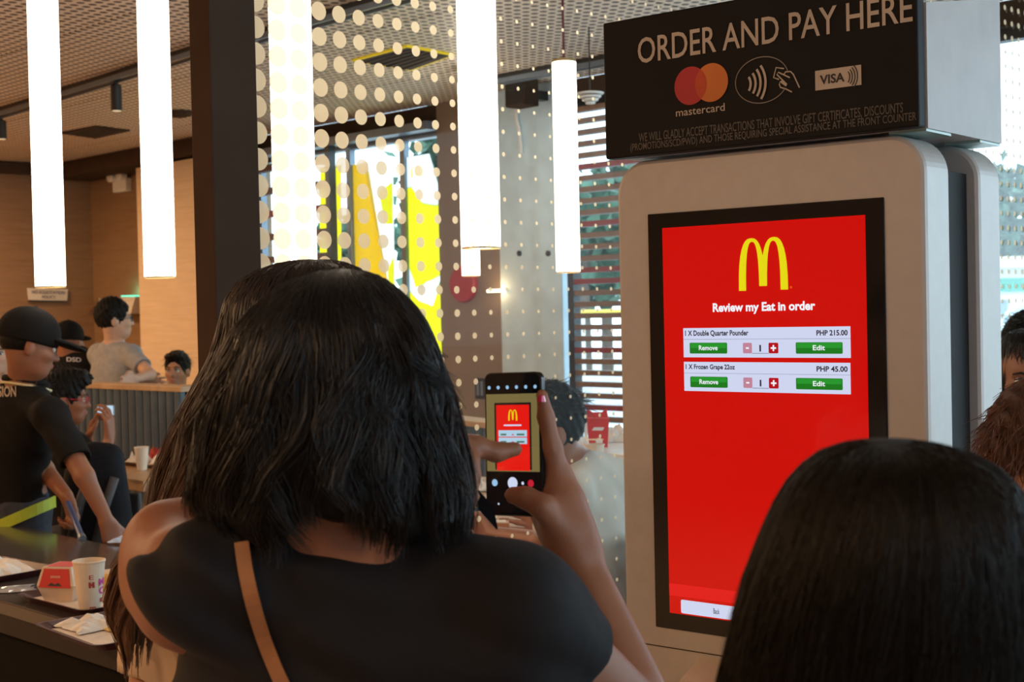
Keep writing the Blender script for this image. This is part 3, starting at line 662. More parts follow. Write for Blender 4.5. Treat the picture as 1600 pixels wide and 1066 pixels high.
# ---------------------------------------------------------------- dark table with trays
M_table = mat('dark_laminate_top', (0.075, 0.062, 0.055), rough=0.16, scale=5, noise=0.1)
M_tableedge = mat('dark_laminate_edge', (0.025, 0.020, 0.018), rough=0.5, spec=0.2)
tv0, tv1 = ground(163, 987, 0.75).dot(BV), ground(150, 847, 0.75).dot(BV)
table = thing('dining_table', 'dark glossy table with meal trays behind the woman in black', 'table', B(-4.2, (tv0 + tv1) / 2, 0))
MB().box(B, -6.2, -2.78, tv0, tv1, 0.712, 0.75, 0.004).make('tabletop', M_table, table)
MB().box(B, -6.15, -2.83, tv0 + 0.012, tv0 + 0.03, 0.655, 0.712).make('apron', M_tableedge, table)
MB().box(B, -6.15, -2.83, tv0 + 0.06, tv0 + 0.08, 0.06, 0.70).make('added_dark_panel', mat('under_table_dark', (0.006, 0.005, 0.005), rough=0.8, spec=0.1), table)  # black sheet added to stand for the darkness below the table
MB().box(B, -6.15, -2.83, tv1 - 0.055, tv1 - 0.03, 0.62, 0.712).make('apron', M_tableedge, table)
for u in (-5.9, -4.5, -3.1):
    MB().lathe(B(u, (tv0 + tv1) / 2, 0), [(0.22, 0), (0.22, 0.015), (0.04, 0.03), (0.04, 0.70), (0.12, 0.712)], 20).make('leg', M_dark, table, smooth=False)
M_tray = mat('maroon_tray', (0.06, 0.014, 0.016), rough=0.3); M_paper = mat('tray_paper', (0.66, 0.56, 0.46), rough=0.7, noise=0.12, scale=30)
def tray(label, c, ang, w, d, z=0.75):
    X = V3((math.cos(ang), math.sin(ang), 0)); Y = V3((-X.y, X.x, 0)); c = V3((c.x, c.y, z))
    fr_ = lambda x, y, zz: c + X * x + Y * y + BZ * zz
    t = thing('serving_tray', label, 'tray', c, 'meal trays')
    mb = MB(); rings = []
    def rr(w_, d_, r, n=5):
        P = []
        for (ca, cy, s) in ((w_ - r, d_ - r, 0), (-w_ + r, d_ - r, 1), (-w_ + r, -d_ + r, 2), (w_ - r, -d_ + r, 3)):
            P += [(ca + r * math.cos(math.pi / 2 * (s + i / n)), cy + r * math.sin(math.pi / 2 * (s + i / n))) for i in range(n + 1)]
        return P
    for s, zz in ((-0.016, 0.001), (0.0, 0.018), (0.006, 0.022), (0.0, 0.022), (-0.018, 0.007)): rings += [fr_(x, y, zz) for x, y in rr(w / 2 + s, d / 2 + s, 0.03)]
    n = 24; mb.add(rings, [(i * n + k, i * n + (k + 1) % n, (i + 1) * n + (k + 1) % n, (i + 1) * n + k) for i in range(4) for k in range(n)] + [tuple(range(n))[::-1], tuple(4 * n + k for k in range(n))])
    mb.make('tray_body', M_tray, t)
    MB().box(fr_, -w / 2 + 0.03, w / 2 - 0.03, -d / 2 + 0.03, d / 2 - 0.03, 0.0075, 0.0085).make('tray_liner', M_paper, t)
    return t, fr_
angU = math.atan2(BU.y, BU.x)
c1 = ground(135, 937, 0.76); t1, F1 = tray('maroon tray carrying the burger box and large paper cup', c1 + BV * 0.03, angU + 0.03, 0.36, 0.28)
c2 = ground(180, 985, 0.76); t2, F2 = tray('maroon tray at the near table edge, half behind the beige blouse', c2, angU - 0.05, 0.34, 0.26)
c3 = ground(-12, 892, 0.76); t3, F3 = tray('maroon tray with crumpled paper beyond the lone burger tray', c3, angU + 0.1, 0.34, 0.24)
M_cup = mat('paper_cup', (0.78, 0.66, 0.52), rough=0.5); M_cupin = mat('cup_inside', (0.80, 0.60, 0.32), rough=0.6)
def cup(label, c, h, r1, r0, group='paper cups'):
    t = thing('paper_cup', label, 'cup', c, group)
    MB().lathe(c, [(r0 - 0.003, 0.0), (r0, 0.002), (r1, h - 0.004), (r1 + 0.002, h - 0.002), (r1, h), (r1 - 0.003, h - 0.003), (r0 - 0.002, 0.012)], 32).make('body', M_cup, t, smooth=False)
    rim = [c + BZ * h + V3((r1 * math.cos(a), r1 * math.sin(a), 0)) for a in np.linspace(0, 2 * math.pi, 33)]
    MB().tube(rim, 0.0022, 6, False).make('rim', M_cup, t)
    MB().lathe(c + BZ * 0.05, [(0.001, 0), (r0 + (r1 - r0) * 0.05 / h - 0.004, 0.0)], 24, cap0=False, cap1=False).make('drink', M_cupin, t)
    return t
cc_ = ground(141, 952, 0.759); Zc = (cc_ - CPOS).dot(FWD); hcup = 76 * Zc / FPX
ct = cup('large paper cup with pink letters on the near tray', cc_, hcup, 24.5 * Zc / FPX, 16.5 * Zc / FPX)
def cup_print(px, py, w, h, body, m, bold=0.02):
    """lettering wrapped on the cup wall"""
    v, f, _ = text_geo(body, bold); out = []
    r1, r0 = 24.5 * Zc / FPX, 16.5 * Zc / FPX
    base = math.atan2(-cc_.y, -cc_.x)
    for x, y, _z in v:
        X = (px - 137 + (x - 0.5) * w) * Zc / FPX; z = (952 - py + (y - 0.5) * h) * Zc / FPX; r = r0 + (r1 - r0) * max(0, min(1, z / hcup)) + 0.0012
        a = base + math.asin(max(-0.98, min(0.98, X / r))); out.append((cc_.x + r * math.cos(a), cc_.y + r * math.sin(a), cc_.z + z))
    return raw('cup_lettering', out, f, m, ct)
K_pink = mat('cup_pink_print', (0.62, 0.05, 0.33)); K_red = mat('cup_red_print', (0.42, 0.05, 0.03))
cup_print(155, 908, 8, 11, 'M', K_pink, 0.05); cup_print(155, 922, 8, 12, 'C', K_pink, 0.05); cup_print(155, 937, 7, 7, 'a', K_red, 0.05)
cup_print(140, 911, 9, 9, 'H', K_red, 0.12); cup_print(140, 899, 7, 7, 'E', K_red, 0.0); cup_print(141, 948, 9, 5, 'm', K_red, 0.02)
# burger box: clamshell with a red lid panel
M_box = mat('burger_box_card', (0.70, 0.56, 0.44), rough=0.6); M_boxred = mat('burger_box_red', (0.60, 0.012, 0.01), rough=0.45)
bb = ground(104, 934, 0.759); ab = angU + 0.55
X = V3((math.cos(ab), math.sin(ab), 0)); Y = V3((-X.y, X.x, 0)); fb = lambda x, y, z: bb + X * x + Y * y + BZ * z
bt = thing('burger_box', 'red and cream card burger box behind the large paper cup', 'food box', bb)
def frus(w0, w1, z0, z1, dy=0): return [fb(-w0, -w0, z0), fb(w0, -w0, z0), fb(w0, w0, z0), fb(-w0, w0, z0), fb(-w1, -w1 + dy, z1), fb(w1, -w1 + dy, z1), fb(w1, w1 + dy, z1), fb(-w1, w1 + dy, z1)]
MB().hexa(frus(0.042, 0.056, 0.0, 0.042)).make('bottom_half', M_box, bt)
MB().hexa(frus(0.056, 0.044, 0.043, 0.092)).make('lid', M_box, bt)
def lidp(x, y0, z): f = (z - 0.043) / 0.049; w = 0.056 - 0.012 * f; return fb(x * w, -w - 0.0012, z)
MB().quad(lidp(-0.85, 0, 0.038), lidp(0.85, 0, 0.038), lidp(0.85, 0, 0.088), lidp(-0.85, 0, 0.088)).make('red_panel', M_boxred, bt)
MB().quad(fb(-0.038, -0.038, 0.0928), fb(0.038, -0.038, 0.0928), fb(0.038, 0.038, 0.0928), fb(-0.038, 0.038, 0.0928)).make('red_panel', M_boxred, bt)
MB().poly([lidp(-0.4, 0, 0.043) - Y * 0.001, lidp(0.4, 0, 0.043) - Y * 0.001, lidp(0.2, 0, 0.052) - Y * 0.001, lidp(0.0, 0, 0.047) - Y * 0.001, lidp(-0.2, 0, 0.052) - Y * 0.001]).make('black_emblem', M_dark, bt)
MB().quad(lidp(-0.3, 0, 0.064) - Y * 0.001, lidp(0.3, 0, 0.064) - Y * 0.001, lidp(0.3, 0, 0.070) - Y * 0.001, lidp(-0.3, 0, 0.070) - Y * 0.001).make('pale_print', mat('box_pink_print', (0.65, 0.25, 0.2)), bt)
# crumpled papers: noisy folded sheets
def crumple(label, c, w, d, h, m, seed, name='crumpled_wrapper', cat='wrapper', rot=0.0):
    r = random.Random(seed); n = 9; vs = []; X = V3((math.cos(rot), math.sin(rot), 0)); Y = V3((-X.y, X.x, 0))
    for i in range(n):
        for j in range(n):
            x, y = i / (n - 1) - 0.5, j / (n - 1) - 0.5; e = max(0, 1 - (2 * max(abs(x), abs(y))) ** 2)
            vs.append(c + X * (x * w * (1 + r.uniform(-.12, .12))) + Y * (y * d * (1 + r.uniform(-.12, .12))) + BZ * (0.002 + h * e * r.uniform(0.35, 1.0)))
    top = [(i * n + j, (i + 1) * n + j, (i + 1) * n + j + 1, i * n + j + 1) for i in range(n - 1) for j in range(n - 1)]
    o = raw(name, vs, top, m, org=c); md = o.modifiers.new('thickness', 'SOLIDIFY'); md.thickness = 0.001
    return tag(o, label, cat, None)
M_wrap = mat('white_wrapper', (0.74, 0.70, 0.66), rough=0.55, noise=0.12, scale=25); M_wrapy = mat('yellow_wrapper', (0.75, 0.50, 0.14), rough=0.5, noise=0.25, scale=25)
# paper pouch right of the cup
pb = ground(173, 936, 0.759); pt = thing('paper_pouch', 'white and yellow paper pouch standing beside the large paper cup', 'food bag', pb)
fp = lambda x, y, z: pb + BU * x - BV * y + BZ * z
MB().hexa([fp(-0.03, -0.015, 0), fp(0.035, -0.015, 0), fp(0.035, 0.015, 0), fp(-0.03, 0.015, 0), fp(-0.04, -0.003, 0.075), fp(0.042, -0.003, 0.09), fp(0.042, 0.003, 0.09), fp(-0.04, 0.003, 0.075)]).make('pouch_body', M_wrap, pt)
MB().poly([fp(-0.02, 0.0135, 0.02), fp(0.01, 0.0125, 0.03), fp(0.025, 0.0055, 0.07), fp(-0.02, 0.0055, 0.068)]).make('yellow_print', M_wrapy, pt)
crumple('crumpled white paper on the tray at the near table edge', F2(-0.09, -0.02, 0.01), 0.15, 0.13, 0.03, M_wrap, 3, rot=angU)
crumple('folded yellowish paper on the near-edge tray beside white paper', F2(0.03, 0.03, 0.01), 0.12, 0.10, 0.016, M_wrapy, 5, rot=angU)
crumple('crumpled white napkins on the far tray at the table', F3(0.02, 0.0, 0.01), 0.22, 0.15, 0.05, M_wrap, 8, rot=angU)
crumple('thin clear-white plastic wrap lying flat on the dark table', ground(12, 922, 0.751), 0.14, 0.10, 0.008, mat('plastic_wrap', (0.35, 0.34, 0.35), rough=0.15), 11, rot=0.4)
crumple('pinkish paper strip on the burger tray', F1(-0.11, -0.02, 0.01), 0.09, 0.05, 0.006, mat('pink_paper', (0.6, 0.4, 0.38)), 12, rot=angU)

# ---------------------------------------------------------------- ribbed booth seat and wooden table in the hall
M_vinyl = mat('slate_vinyl', (0.070, 0.105, 0.140), rough=0.33, noise=0.1, scale=20)
M_rail = wood_mat('oak_rail', (0.42, 0.27, 0.15), (0.5, 0.33, 0.19), stretch=(1, 10, 1))
def booth(label, a, b, ztop, nch, group, zseat=0.46, seat=True):
    a = V3((a.x, a.y, 0)); b = V3((b.x, b.y, 0)); d = (b - a).normalized(); s = d.cross(BZ); L = (b - a).length
    if s.y > 0: s = -s                      # s points to the camera side
    fr_ = lambda x, y, z: a + d * x + s * y + BZ * z
    t = thing('booth_seat', label, 'booth seat', (a + b) / 2, group)
    MB().box(fr_, 0, L, -0.08, 0.0, 0, ztop - 0.03).make('backboard', M_darkwood, t)
    MB().box(fr_, -0.02, L + 0.02, -0.10, 0.05, ztop - 0.03, ztop, 0.004).make('top_rail', M_rail, t)
    w = L / nch
    for i in range(nch):
        mb = MB(); n = 7; x0 = i * w
        P = [(x0 + w * (0.5 - 0.49 * math.cos(math.pi * k / (n - 1))), 0.012 + 0.035 * math.sin(math.pi * k / (n - 1)) ** 0.6) for k in range(n)]
        mb.add([fr_(x, y, z) for z in (zseat, ztop - 0.03) for x, y in P], [(k, k + 1, n + k + 1, n + k) for k in range(n - 1)] + [tuple(range(n))[::-1], tuple(range(n, 2 * n))])
        mb.make('cushion_channel', M_vinyl, t)
    if seat:
        MB().box(fr_, 0, L, 0.05, 0.34, zseat - 0.1, zseat, 0.02).make('seat_cushion', M_vinyl, t)
        MB().box(fr_, 0, L, 0.05, 0.3, 0, zseat - 0.1).make('seat_base', M_darkwood, t)
    return t
pa, pb_ = at(100, 597, 8.4), at(292, 601.5, 7.5)
booth('long slate booth with ribbed upright cushions under an oak rail', pa, pb_, 1.165, 17, 'ribbed booth seats')
ba, bb2 = at(690, 655, 7.4), at(775, 660, 6.9)
booth('slate-blue booth back below the yellow window graphic', ba, bb2, at(730, 655, 7.15).z, 8, 'ribbed booth seats', seat=True)
M_oak = wood_mat('oak_top', (0.40, 0.24, 0.12), (0.48, 0.30, 0.16), stretch=(6, 1, 1), rough=0.4)
def plain_table(label, c, w, d, z, th, m=M_oak, ang=angU, name='dining_table'):
    X = V3((math.cos(ang), math.sin(ang), 0)); Y = V3((-X.y, X.x, 0)); c = V3((c.x, c.y, 0)); fr_ = lambda x, y, zz: c + X * x + Y * y + BZ * zz
    t = thing(name, label, 'table', c)
    MB().box(fr_, -w / 2, w / 2, -d / 2, d / 2, z - th, z, 0.006).make('tabletop', m, t)
    MB().lathe(c, [(0.24, 0), (0.24, 0.015), (0.045, 0.03), (0.04, z - th - 0.012), (0.13, z - th)], 20).make('pedestal', M_dark, t)
    return t, fr_
ct0 = ground(232, 742, 0.76)
tt, FT = plain_table('oak table with a cup and a wrapper heap before the ribbed booth', ct0 + BV * 0.16 - BU * 0.22, 0.86, 0.62, 0.76, 0.055)
cc2 = ground(222, 735, 0.76); Z2 = (cc2 - CPOS).dot(FWD)
t9, F9 = tray('maroon tray heaped with red and white wrappers on the oak table', ground(215, 726, 0.77) + BV * 0.12, angU, 0.42, 0.30, 0.76)
cup('small paper cup on the oak table before the ribbed booth', cc2, 36 * Z2 / FPX, 11 * Z2 / FPX, 7.5 * Z2 / FPX)
M_redw = mat('red_wrapper', (0.55, 0.05, 0.035), rough=0.5)
for i, (x, y, w, mm_, nm) in enumerate([(-0.12, -0.04, 0.17, M_wrap, 'white'), (-0.02, 0.05, 0.16, M_redw, 'red'), (0.09, -0.03, 0.15, M_wrap, 'white'), (0.13, 0.06, 0.12, M_redw, 'red'), (-0.15, 0.07, 0.11, M_redw, 'red')]):
    crumple('crumpled %s wrapper on the oak table tray, %s' % (nm, ('at the backpack end', 'in the middle', 'in front by the cup', 'at the end away from the backpack', 'at the back')[i]), F9(x, y, 0.01), w * 0.62, w * 0.6, 0.085, mm_, 20 + i, rot=angU)

# chair with a backpack, in front of the man holding his phone up
ch0 = at(165, 760, 5.9); chx = V3((ch0.x, ch0.y, 0))
t = thing('dining_chair', 'dark chair behind the table with a black backpack on it', 'chair', chx)
fc = lambda x, y, z: chx + RGT * x + V3((0, 1, 0)) * y + BZ * z
MB().box(fc, -0.2, 0.2, 0.03, 0.43, 0.43, 0.46, 0.01).make('seat', M_dark, t)
MB().box(fc, -0.14, 0.14, 0.0, 0.025, 0.55, 0.80, 0.008).make('backrest', M_dark, t)
for x in (-0.18, 0.18):
    MB().tube([fc(x, 0.02, 0), fc(x * 0.72, 0.015, 0.80)], 0.013, 8).make('leg', M_dark, t)
    MB().tube([fc(x, 0.41, 0), fc(x, 0.41, 0.44)], 0.013, 8).make('leg', M_dark, t)
M_bag = mat('black_nylon', (0.006, 0.0055, 0.008), rough=0.7, bump=0.3, scale=15, spec=0.15); M_bag2 = mat('dark_grey_panel', (0.05, 0.042, 0.042), rough=0.6)
bg = SDF(); bg.ell(fc(-0.005, -0.15, 0.78), (0.115, 0.09, 0.25), k=0.03); bg.cap(fc(-0.06, -0.135, 0.60), fc(-0.04, -0.13, 0.90), 0.095, 0.08, k=0.04); bg.cap(fc(0.06, -0.135, 0.60), fc(0.055, -0.13, 0.96), 0.095, 0.06, k=0.04)
bag = solid('backpack', bg, 0.012, M_bag, org=fc(0, -0.1, 0.5)); tag(bag, 'black backpack hanging on the chair near the oak table', 'backpack')
for s, zt in ((-0.03, 1.0), (0.065, 0.97)):
    MB().tube([fc(s + 0.035, -0.215, zt - 0.08), fc(s + 0.0, -0.25, zt - 0.2), fc(s - 0.04, -0.245, zt - 0.35)], 0.02, 8).make('strap', M_bag2, bag, smooth=True)

# ---------------------------------------------------------------- tables beyond the glass
hb = at(925, 697, 5.7); t, FH = plain_table('pale high table carrying the red fries carton beyond the glass', V3((hb.x, hb.y, 0)) + BV * 0.16 + BU * 0.05, 0.8, 0.6, at(925, 699, 5.7).z, 0.04, mat('pale_top', (0.72, 0.70, 0.68), rough=0.35), name='high_table')
HZ = at(925, 699, 5.7).z
def on_z(px, py, z): return ground(px, py, z)
fz = on_z(934, 699, HZ); Zf = (fz - CPOS).dot(FWD); q = Zf / FPX
t = thing('fries_carton', 'red fries carton with a white emblem on the pale high table', 'food box', fz)
ff = lambda x, y, z: fz + RGT * (x * q) + V3((0.0, 1, 0)) * y + BZ * (z * q)
MB().hexa([ff(-13, -0.015, 0), ff(15, -0.015, 0), ff(15, 0.015, 0), ff(-13, 0.015, 0), ff(-17, -0.028, 46), ff(18, -0.028, 46), ff(18, 0.028, 46), ff(-17, 0.028, 46)]).make('carton', M_boxred, t)
MB().poly([ff(-17, 0.028, 46), ff(18, 0.028, 46), ff(16, 0.03, 60), ff(8, 0.03, 54), ff(-6, 0.03, 54), ff(-15, 0.03, 60)], V3((0, 0.002, 0))).make('back_flap', M_boxred, t)
MB().lathe(ff(2, -0.019, 10), [(5.5 * q, 0), (5.5 * q, 0.001)], 16, axes=(RGT, BZ, V3((0, -1, 0)))).make('emblem', M_white, t)
MB().poly([ff(-9, -0.024, 27), ff(8, -0.024, 27), ff(10, -0.026, 32), ff(-6, -0.026, 32)], V3((0, -0.001, 0))).make('print_band', M_white, t)
MB().hexa([ff(-22, -0.02, 0), ff(-16, -0.02, 0), ff(-16, -0.01, 0), ff(-22, -0.01, 0), ff(-19, -0.03, 52), ff(-16.5, -0.03, 52), ff(-16.5, -0.02, 50), ff(-19, -0.02, 50)]).make('side_flap', M_wrap, t)
cz = on_z(930, 707, HZ); cup('white sauce tub before the red fries carton', cz, 12 * q, 14 * q, 12 * q)
for i, (x, y, w, h) in enumerate([(910, 698, 0.09, 0.02), (962, 690, 0.13, 0.09), (900, 690, 0.05, 0.02)]):
    crumple('white tissue on the pale high table, %s' % ('just beside the fries carton', 'tall and crumpled by the slatted screen', 'a tiny scrap behind the man in white')[i], on_z(x, y, HZ), w, w * 0.8, h, M_wrap, 40 + i, 'crumpled_tissue', 'tissue')
# oak table with a round tray in front of the man in white
rb = ground(742, 826, 0.74)
t, FR = plain_table('oak table with a round pale tray behind the raised phone', V3((rb.x, rb.y, 0)) + BV * 0.12 + BU * 0.1, 0.85, 0.6, 0.74, 0.04)
rc = ground(726, 818, 0.74); r_ = 0.115
t = thing('round_tray', 'round pale tray with a dark rim on the oak table behind the hands', 'tray', rc)
MB().lathe(rc, [(r_ * 0.9, 0.0), (r_, 0.012), (r_ * 0.97, 0.012), (r_ * 0.9, 0.004)], 36).make('plate', mat('pale_green_plastic', (0.62, 0.66, 0.58), rough=0.4), t)
MB().tube([rc + V3((r_ * math.cos(a), r_ * math.sin(a), 0.013)) for a in np.linspace(0, 2 * math.pi, 37)], 0.005, 6, False).make('rim', M_dark, t)
ob = ground(782, 838, 0.74); fo = lambda x, y, z: ob + RGT * x + V3((0, 1, 0)) * y + BZ * z
t = thing('orange_box', 'orange-brown card box on the oak table under the raised phone', 'food box', ob)
MB().hexa([fo(-0.04, -0.04, 0), fo(0.04, -0.04, 0), fo(0.04, 0.04, 0), fo(-0.04, 0.04, 0), fo(-0.03, -0.035, 0.05), fo(0.03, -0.035, 0.05), fo(0.03, 0.035, 0.05), fo(-0.03, 0.035, 0.05)]).make('carton', mat('orange_card', (0.55, 0.22, 0.10), rough=0.5), t)
MB().box(fo, -0.02, 0.02, -0.03, 0.03, 0.05, 0.053, 0.001).make('lid_flap', M_box, t)
for i, (x, y) in enumerate([(722, 752), (745, 765)]):
    crumple('white napkin on a far table behind the pointing hand, %s' % ('the further one' if i == 0 else 'the nearer one'), ground(x, y, 0.79), 0.16, 0.12, 0.05, M_wrap, 60 + i, 'napkin', 'napkin')
plain_table('pale oak table below the slate-blue booth beyond the glass', ground(738, 762, 0.78), 0.7, 0.55, 0.785, 0.035)

# ---------------------------------------------------------------- outside, seen through the panes
M_pave = mat('pale_pavement', (0.48, 0.47, 0.45), rough=0.8, scale=2); M_lawn = mat('lawn_green', (0.12, 0.30, 0.05), rough=0.9, scale=6)
struct('ground', MB().box(B, -30, 45, VW + 0.2, 60, -0.25, -0.05), M_pave)
def oat(px, py, Z, z=-0.05): p = at(px, py, Z); return V3((p.x, p.y, z))
o = MB().box(B, -8, 14, 24, 29, -0.05, -0.02).make('lawn', M_lawn); tag(o, kind='structure')
M_leaf = mat('leaf_green', (0.05, 0.11, 0.065), rough=0.6, noise=0.5, scale=1.5); M_trunk = mat('bark', (0.10, 0.07, 0.05), rough=0.9)
def tree(label, base, h, r, seed, n=1100):
    R = np.random.default_rng(seed); t = thing('tree', label, 'tree', base, 'trees across the street')
    MB().tube([base, base + BZ * h * 0.5, base + BZ * h * 0.8 + V3((0.2, 0.1, 0))], [0.16, 0.12, 0.05], 8).make('trunk', M_trunk, t)
    cs = np.array(base) + np.array([0, 0, h * 0.66]) + R.normal(0, 1, (9, 3)) * np.array([r * 0.45, r * 0.45, h * 0.16])
    c = cs[R.integers(0, 9, n)] + R.normal(0, 1, (n, 3)) * r * 0.28
    a = R.normal(0, 1, (n, 3)); a /= np.linalg.norm(a, axis=1)[:, None]; b = np.cross(a, R.normal(0, 1, (n, 3))); b /= np.linalg.norm(b, axis=1)[:, None]
    s = R.uniform(0.16, 0.32, (n, 1)); V = np.stack([c - a * s, c - b * s * 0.6, c + a * s, c + b * s * 0.6], 1).reshape(-1, 3)
    o = raw('foliage', V, np.arange(4 * n).reshape(n, 4), M_leaf, t); o['kind'] = 'stuff'
for i, (px, Z, h, r, lab) in enumerate([(913, 30, 4.4, 1.0, 'leafy tree seen in the gap beside the blue-grey pillar'), (948, 36, 5.6, 1.1, 'leafy tree behind the thin timber slats'), (1040, 42, 6.2, 1.2, 'leafy tree further right behind the slats, next to the kiosk'),
                                        (1600, 36, 5.6, 0.9, 'leafy tree beside the orange wall past the kiosk'), (525, 44, 4.6, 1.6, 'leafy tree behind the wide dark slats'), (702, 34, 6.2, 1.1, 'leafy tree beside the yellow graphic edge')]):
    tree(lab, oat(px, 488, Z), h, r, 70 + i)
# orange building, white car and kerb rail at the far right
ob_ = oat(1576, 480, 40); fo = lambda x, y, z: ob_ + RGT * x + V3((0, 1, 0)) * y + BZ * z
t = thing('orange_building', 'narrow orange building front far outside past the kiosk', 'building', ob_)
MB().box(fo, -1.5, 0.22, 0, 3, 0, 5.3).make('wall', mat('orange_render', (0.62, 0.30, 0.09), rough=0.8), t)
for k in range(4): MB().box(fo, -1.4, 0.2, -0.06, 0, 1.3 + k * 1.05, 1.42 + k * 1.05).make('ledge', M_white, t)
cb = oat(1600, 480, 17); fo = lambda x, y, z: cb + V3((1, 0, 0)) * x + V3((0, 1, 0)) * y + BZ * z
t = thing('white_car', 'white car parked outside past the kiosk', 'car', cb)
cs_ = SDF(); cs_.ell(fo(0.7, 0, 0.75), (1.1, 1.9, 0.5), k=0.1); cs_.ell(fo(0.7, 0.2, 1.15), (0.85, 1.3, 0.62), k=0.15)
solid('body', cs_, 0.06, mat('white_car_paint', (0.75, 0.77, 0.8), rough=0.2, coat=0.5), t)
gw = SDF(); gw.ell(fo(0.7, 0.1, 1.28), (0.84, 1.33, 0.42), k=0.05); solid('windscreen', gw, 0.06, mat('car_glass', (0.10, 0.16, 0.20), rough=0.08), t)
for x in (-0.15, 1.55):
    for y in (-1.1, 1.2): MB().lathe(fo(x - 0.1, y, 0.28), [(0.28, 0), (0.3, 0.03), (0.3, 0.17), (0.28, 0.2)], 20, axes=(V3((0, 1, 0)), BZ, V3((1, 0, 0)))).make('wheel', M_dark, t)
gb = oat(1590, 470, 26); fo = lambda x, y, z: gb + V3((1, 0, 0)) * x + V3((0, 1, 0)) * y + BZ * z
t = thing('shop_front', 'far white shop front with a green band behind the white car', 'building', gb)
MB().box(fo, -1.5, 6, 0.3, 2, 0, 2.2).make('wall', M_white, t); MB().box(fo, -1.5, 6, 0.2, 0.3, 1.75, 2.0).make('green_band', mat('green_band', (0.03, 0.28, 0.2)), t); MB().box(fo, -1.6, 6, 0.0, 2.2, 2.2, 2.4).make('roof_edge', M_white, t)
for k in range(5): MB().box(fo, -1.2 + k * 0.45, -1.0 + k * 0.45, 0.22, 0.3, 0.9, 1.6).make('window', M_alu, t)
# yellow kerb rail and white garden chairs near the slatted screen
rl = oat(880, 487, 15.5); t = thing('yellow_rail', 'yellow horizontal rail outside the gap by the pillar', 'rail', rl)
zr = at(893, 491, 15.5).z; X0 = at(865, 491, 15.5); X1 = at(985, 487, 15.5)
MB().tube([V3((X0.x, X0.y, zr)), V3((X1.x, X1.y, zr))], 0.045, 10).make('bar', mat('yellow_paint', (0.72, 0.50, 0.05), rough=0.5), t)
for q_ in (0.02, 0.36, 0.98): p = X0.lerp(X1, q_); MB().tube([V3((p.x, p.y, -0.05)), V3((p.x, p.y, zr))], 0.04, 8).make('post', M_white, t)
M_lawnch = mat('white_moulded_plastic', (0.80, 0.82, 0.84), rough=0.4)
for i, px in enumerate((893, 943, 990)):
    c = oat(px, 545, 12.5 + i * 1.2); s = 0.55; fo = lambda x, y, z, c=c: c + V3((1, 0, 0)) * x + V3((0, 1, 0)) * y + BZ * z
    t = thing('garden_chair', 'white moulded chair outside, %s' % ('in the gap beside the pillar', 'behind the thin timber slats', 'behind the slats next to the kiosk')[i], 'chair', c, 'white chairs outside')
    MB().box(fo, -0.2, 0.2, -0.2, 0.2, 0.42, 0.45, 0.01).make('seat', M_lawnch, t); MB().box(fo, -0.2, 0.2, 0.17, 0.2, 0.45, 0.95, 0.01).make('backrest', M_lawnch, t)
    for x in (-0.17, 0.17):
        for y in (-0.17, 0.17): MB().tube([fo(x * 1.15, y * 1.15, 0), fo(x, y, 0.43)], 0.02, 8).make('leg', M_lawnch, t)
        MB().box(fo, x - 0.02, x + 0.02, -0.2, 0.18, 0.64, 0.67, 0.005).make('armrest', M_lawnch, t)
# ---------------------------------------------------------------- people
from mathutils.bvhtree import BVHTree
def skin_mat(name, c): return mat(name, c, rough=0.48, noise=0.06, scale=18, bump=0.05, bscale=160, spec=0.4)
SK1 = skin_mat('skin_tan', (0.40, 0.195, 0.112)); SK2 = skin_mat('skin_brown', (0.28, 0.108, 0.055)); SK3 = skin_mat('skin_light', (0.58, 0.35, 0.24))
H_black = mat('hair_black', (0.006, 0.005, 0.005), rough=0.34, noise=0.3, scale=30, spec=0.42)
H_blackbase = mat('hair_black_base', (0.004, 0.0035, 0.003), rough=0.6, noise=0.3, scale=30, bump=0.4, bscale=60, spec=0.2)
C_black = mat('black_cotton', (0.0085, 0.008, 0.0095), rough=0.75, noise=0.25, scale=5, bump=0.9, bscale=7, spec=0.22, sheen=0.02)
C_crew = mat('black_polo', (0.011, 0.0095, 0.009), rough=0.85, noise=0.2, scale=6, bump=0.6, bscale=12, spec=0.12)
C_grey = mat('heather_grey_cotton', (0.30, 0.30, 0.31), rough=0.85, noise=0.12, scale=30, bump=0.5, bscale=10)
C_white = mat('white_cotton', (0.58, 0.51, 0.43), rough=0.85, noise=0.05, bump=0.6, bscale=10)
C_beige = mat('beige_blouse', (0.60, 0.44, 0.31), rough=0.8, noise=0.06, bump=0.4, bscale=12)
C_denim = mat('dark_denim', (0.03, 0.035, 0.05), rough=0.85, noise=0.3, scale=40); C_trouser = mat('charcoal_trousers', (0.035, 0.035, 0.04), rough=0.85)
C_lime = mat('lime_piping', (0.45, 0.52, 0.03), rough=0.6); M_eye = mat('eye_white', (0.75, 0.72, 0.68), rough=0.2); M_iris = mat('eye_iris', (0.02, 0.012, 0.008), rough=0.15); M_lip = mat('lips', (0.38, 0.12, 0.09), rough=0.4); M_shoe = mat('dark_shoes', (0.03, 0.03, 0.03), rough=0.5)
M_nail = mat('pink_nail_polish', (0.62, 0.03, 0.10), rough=0.15, coat=0.5)

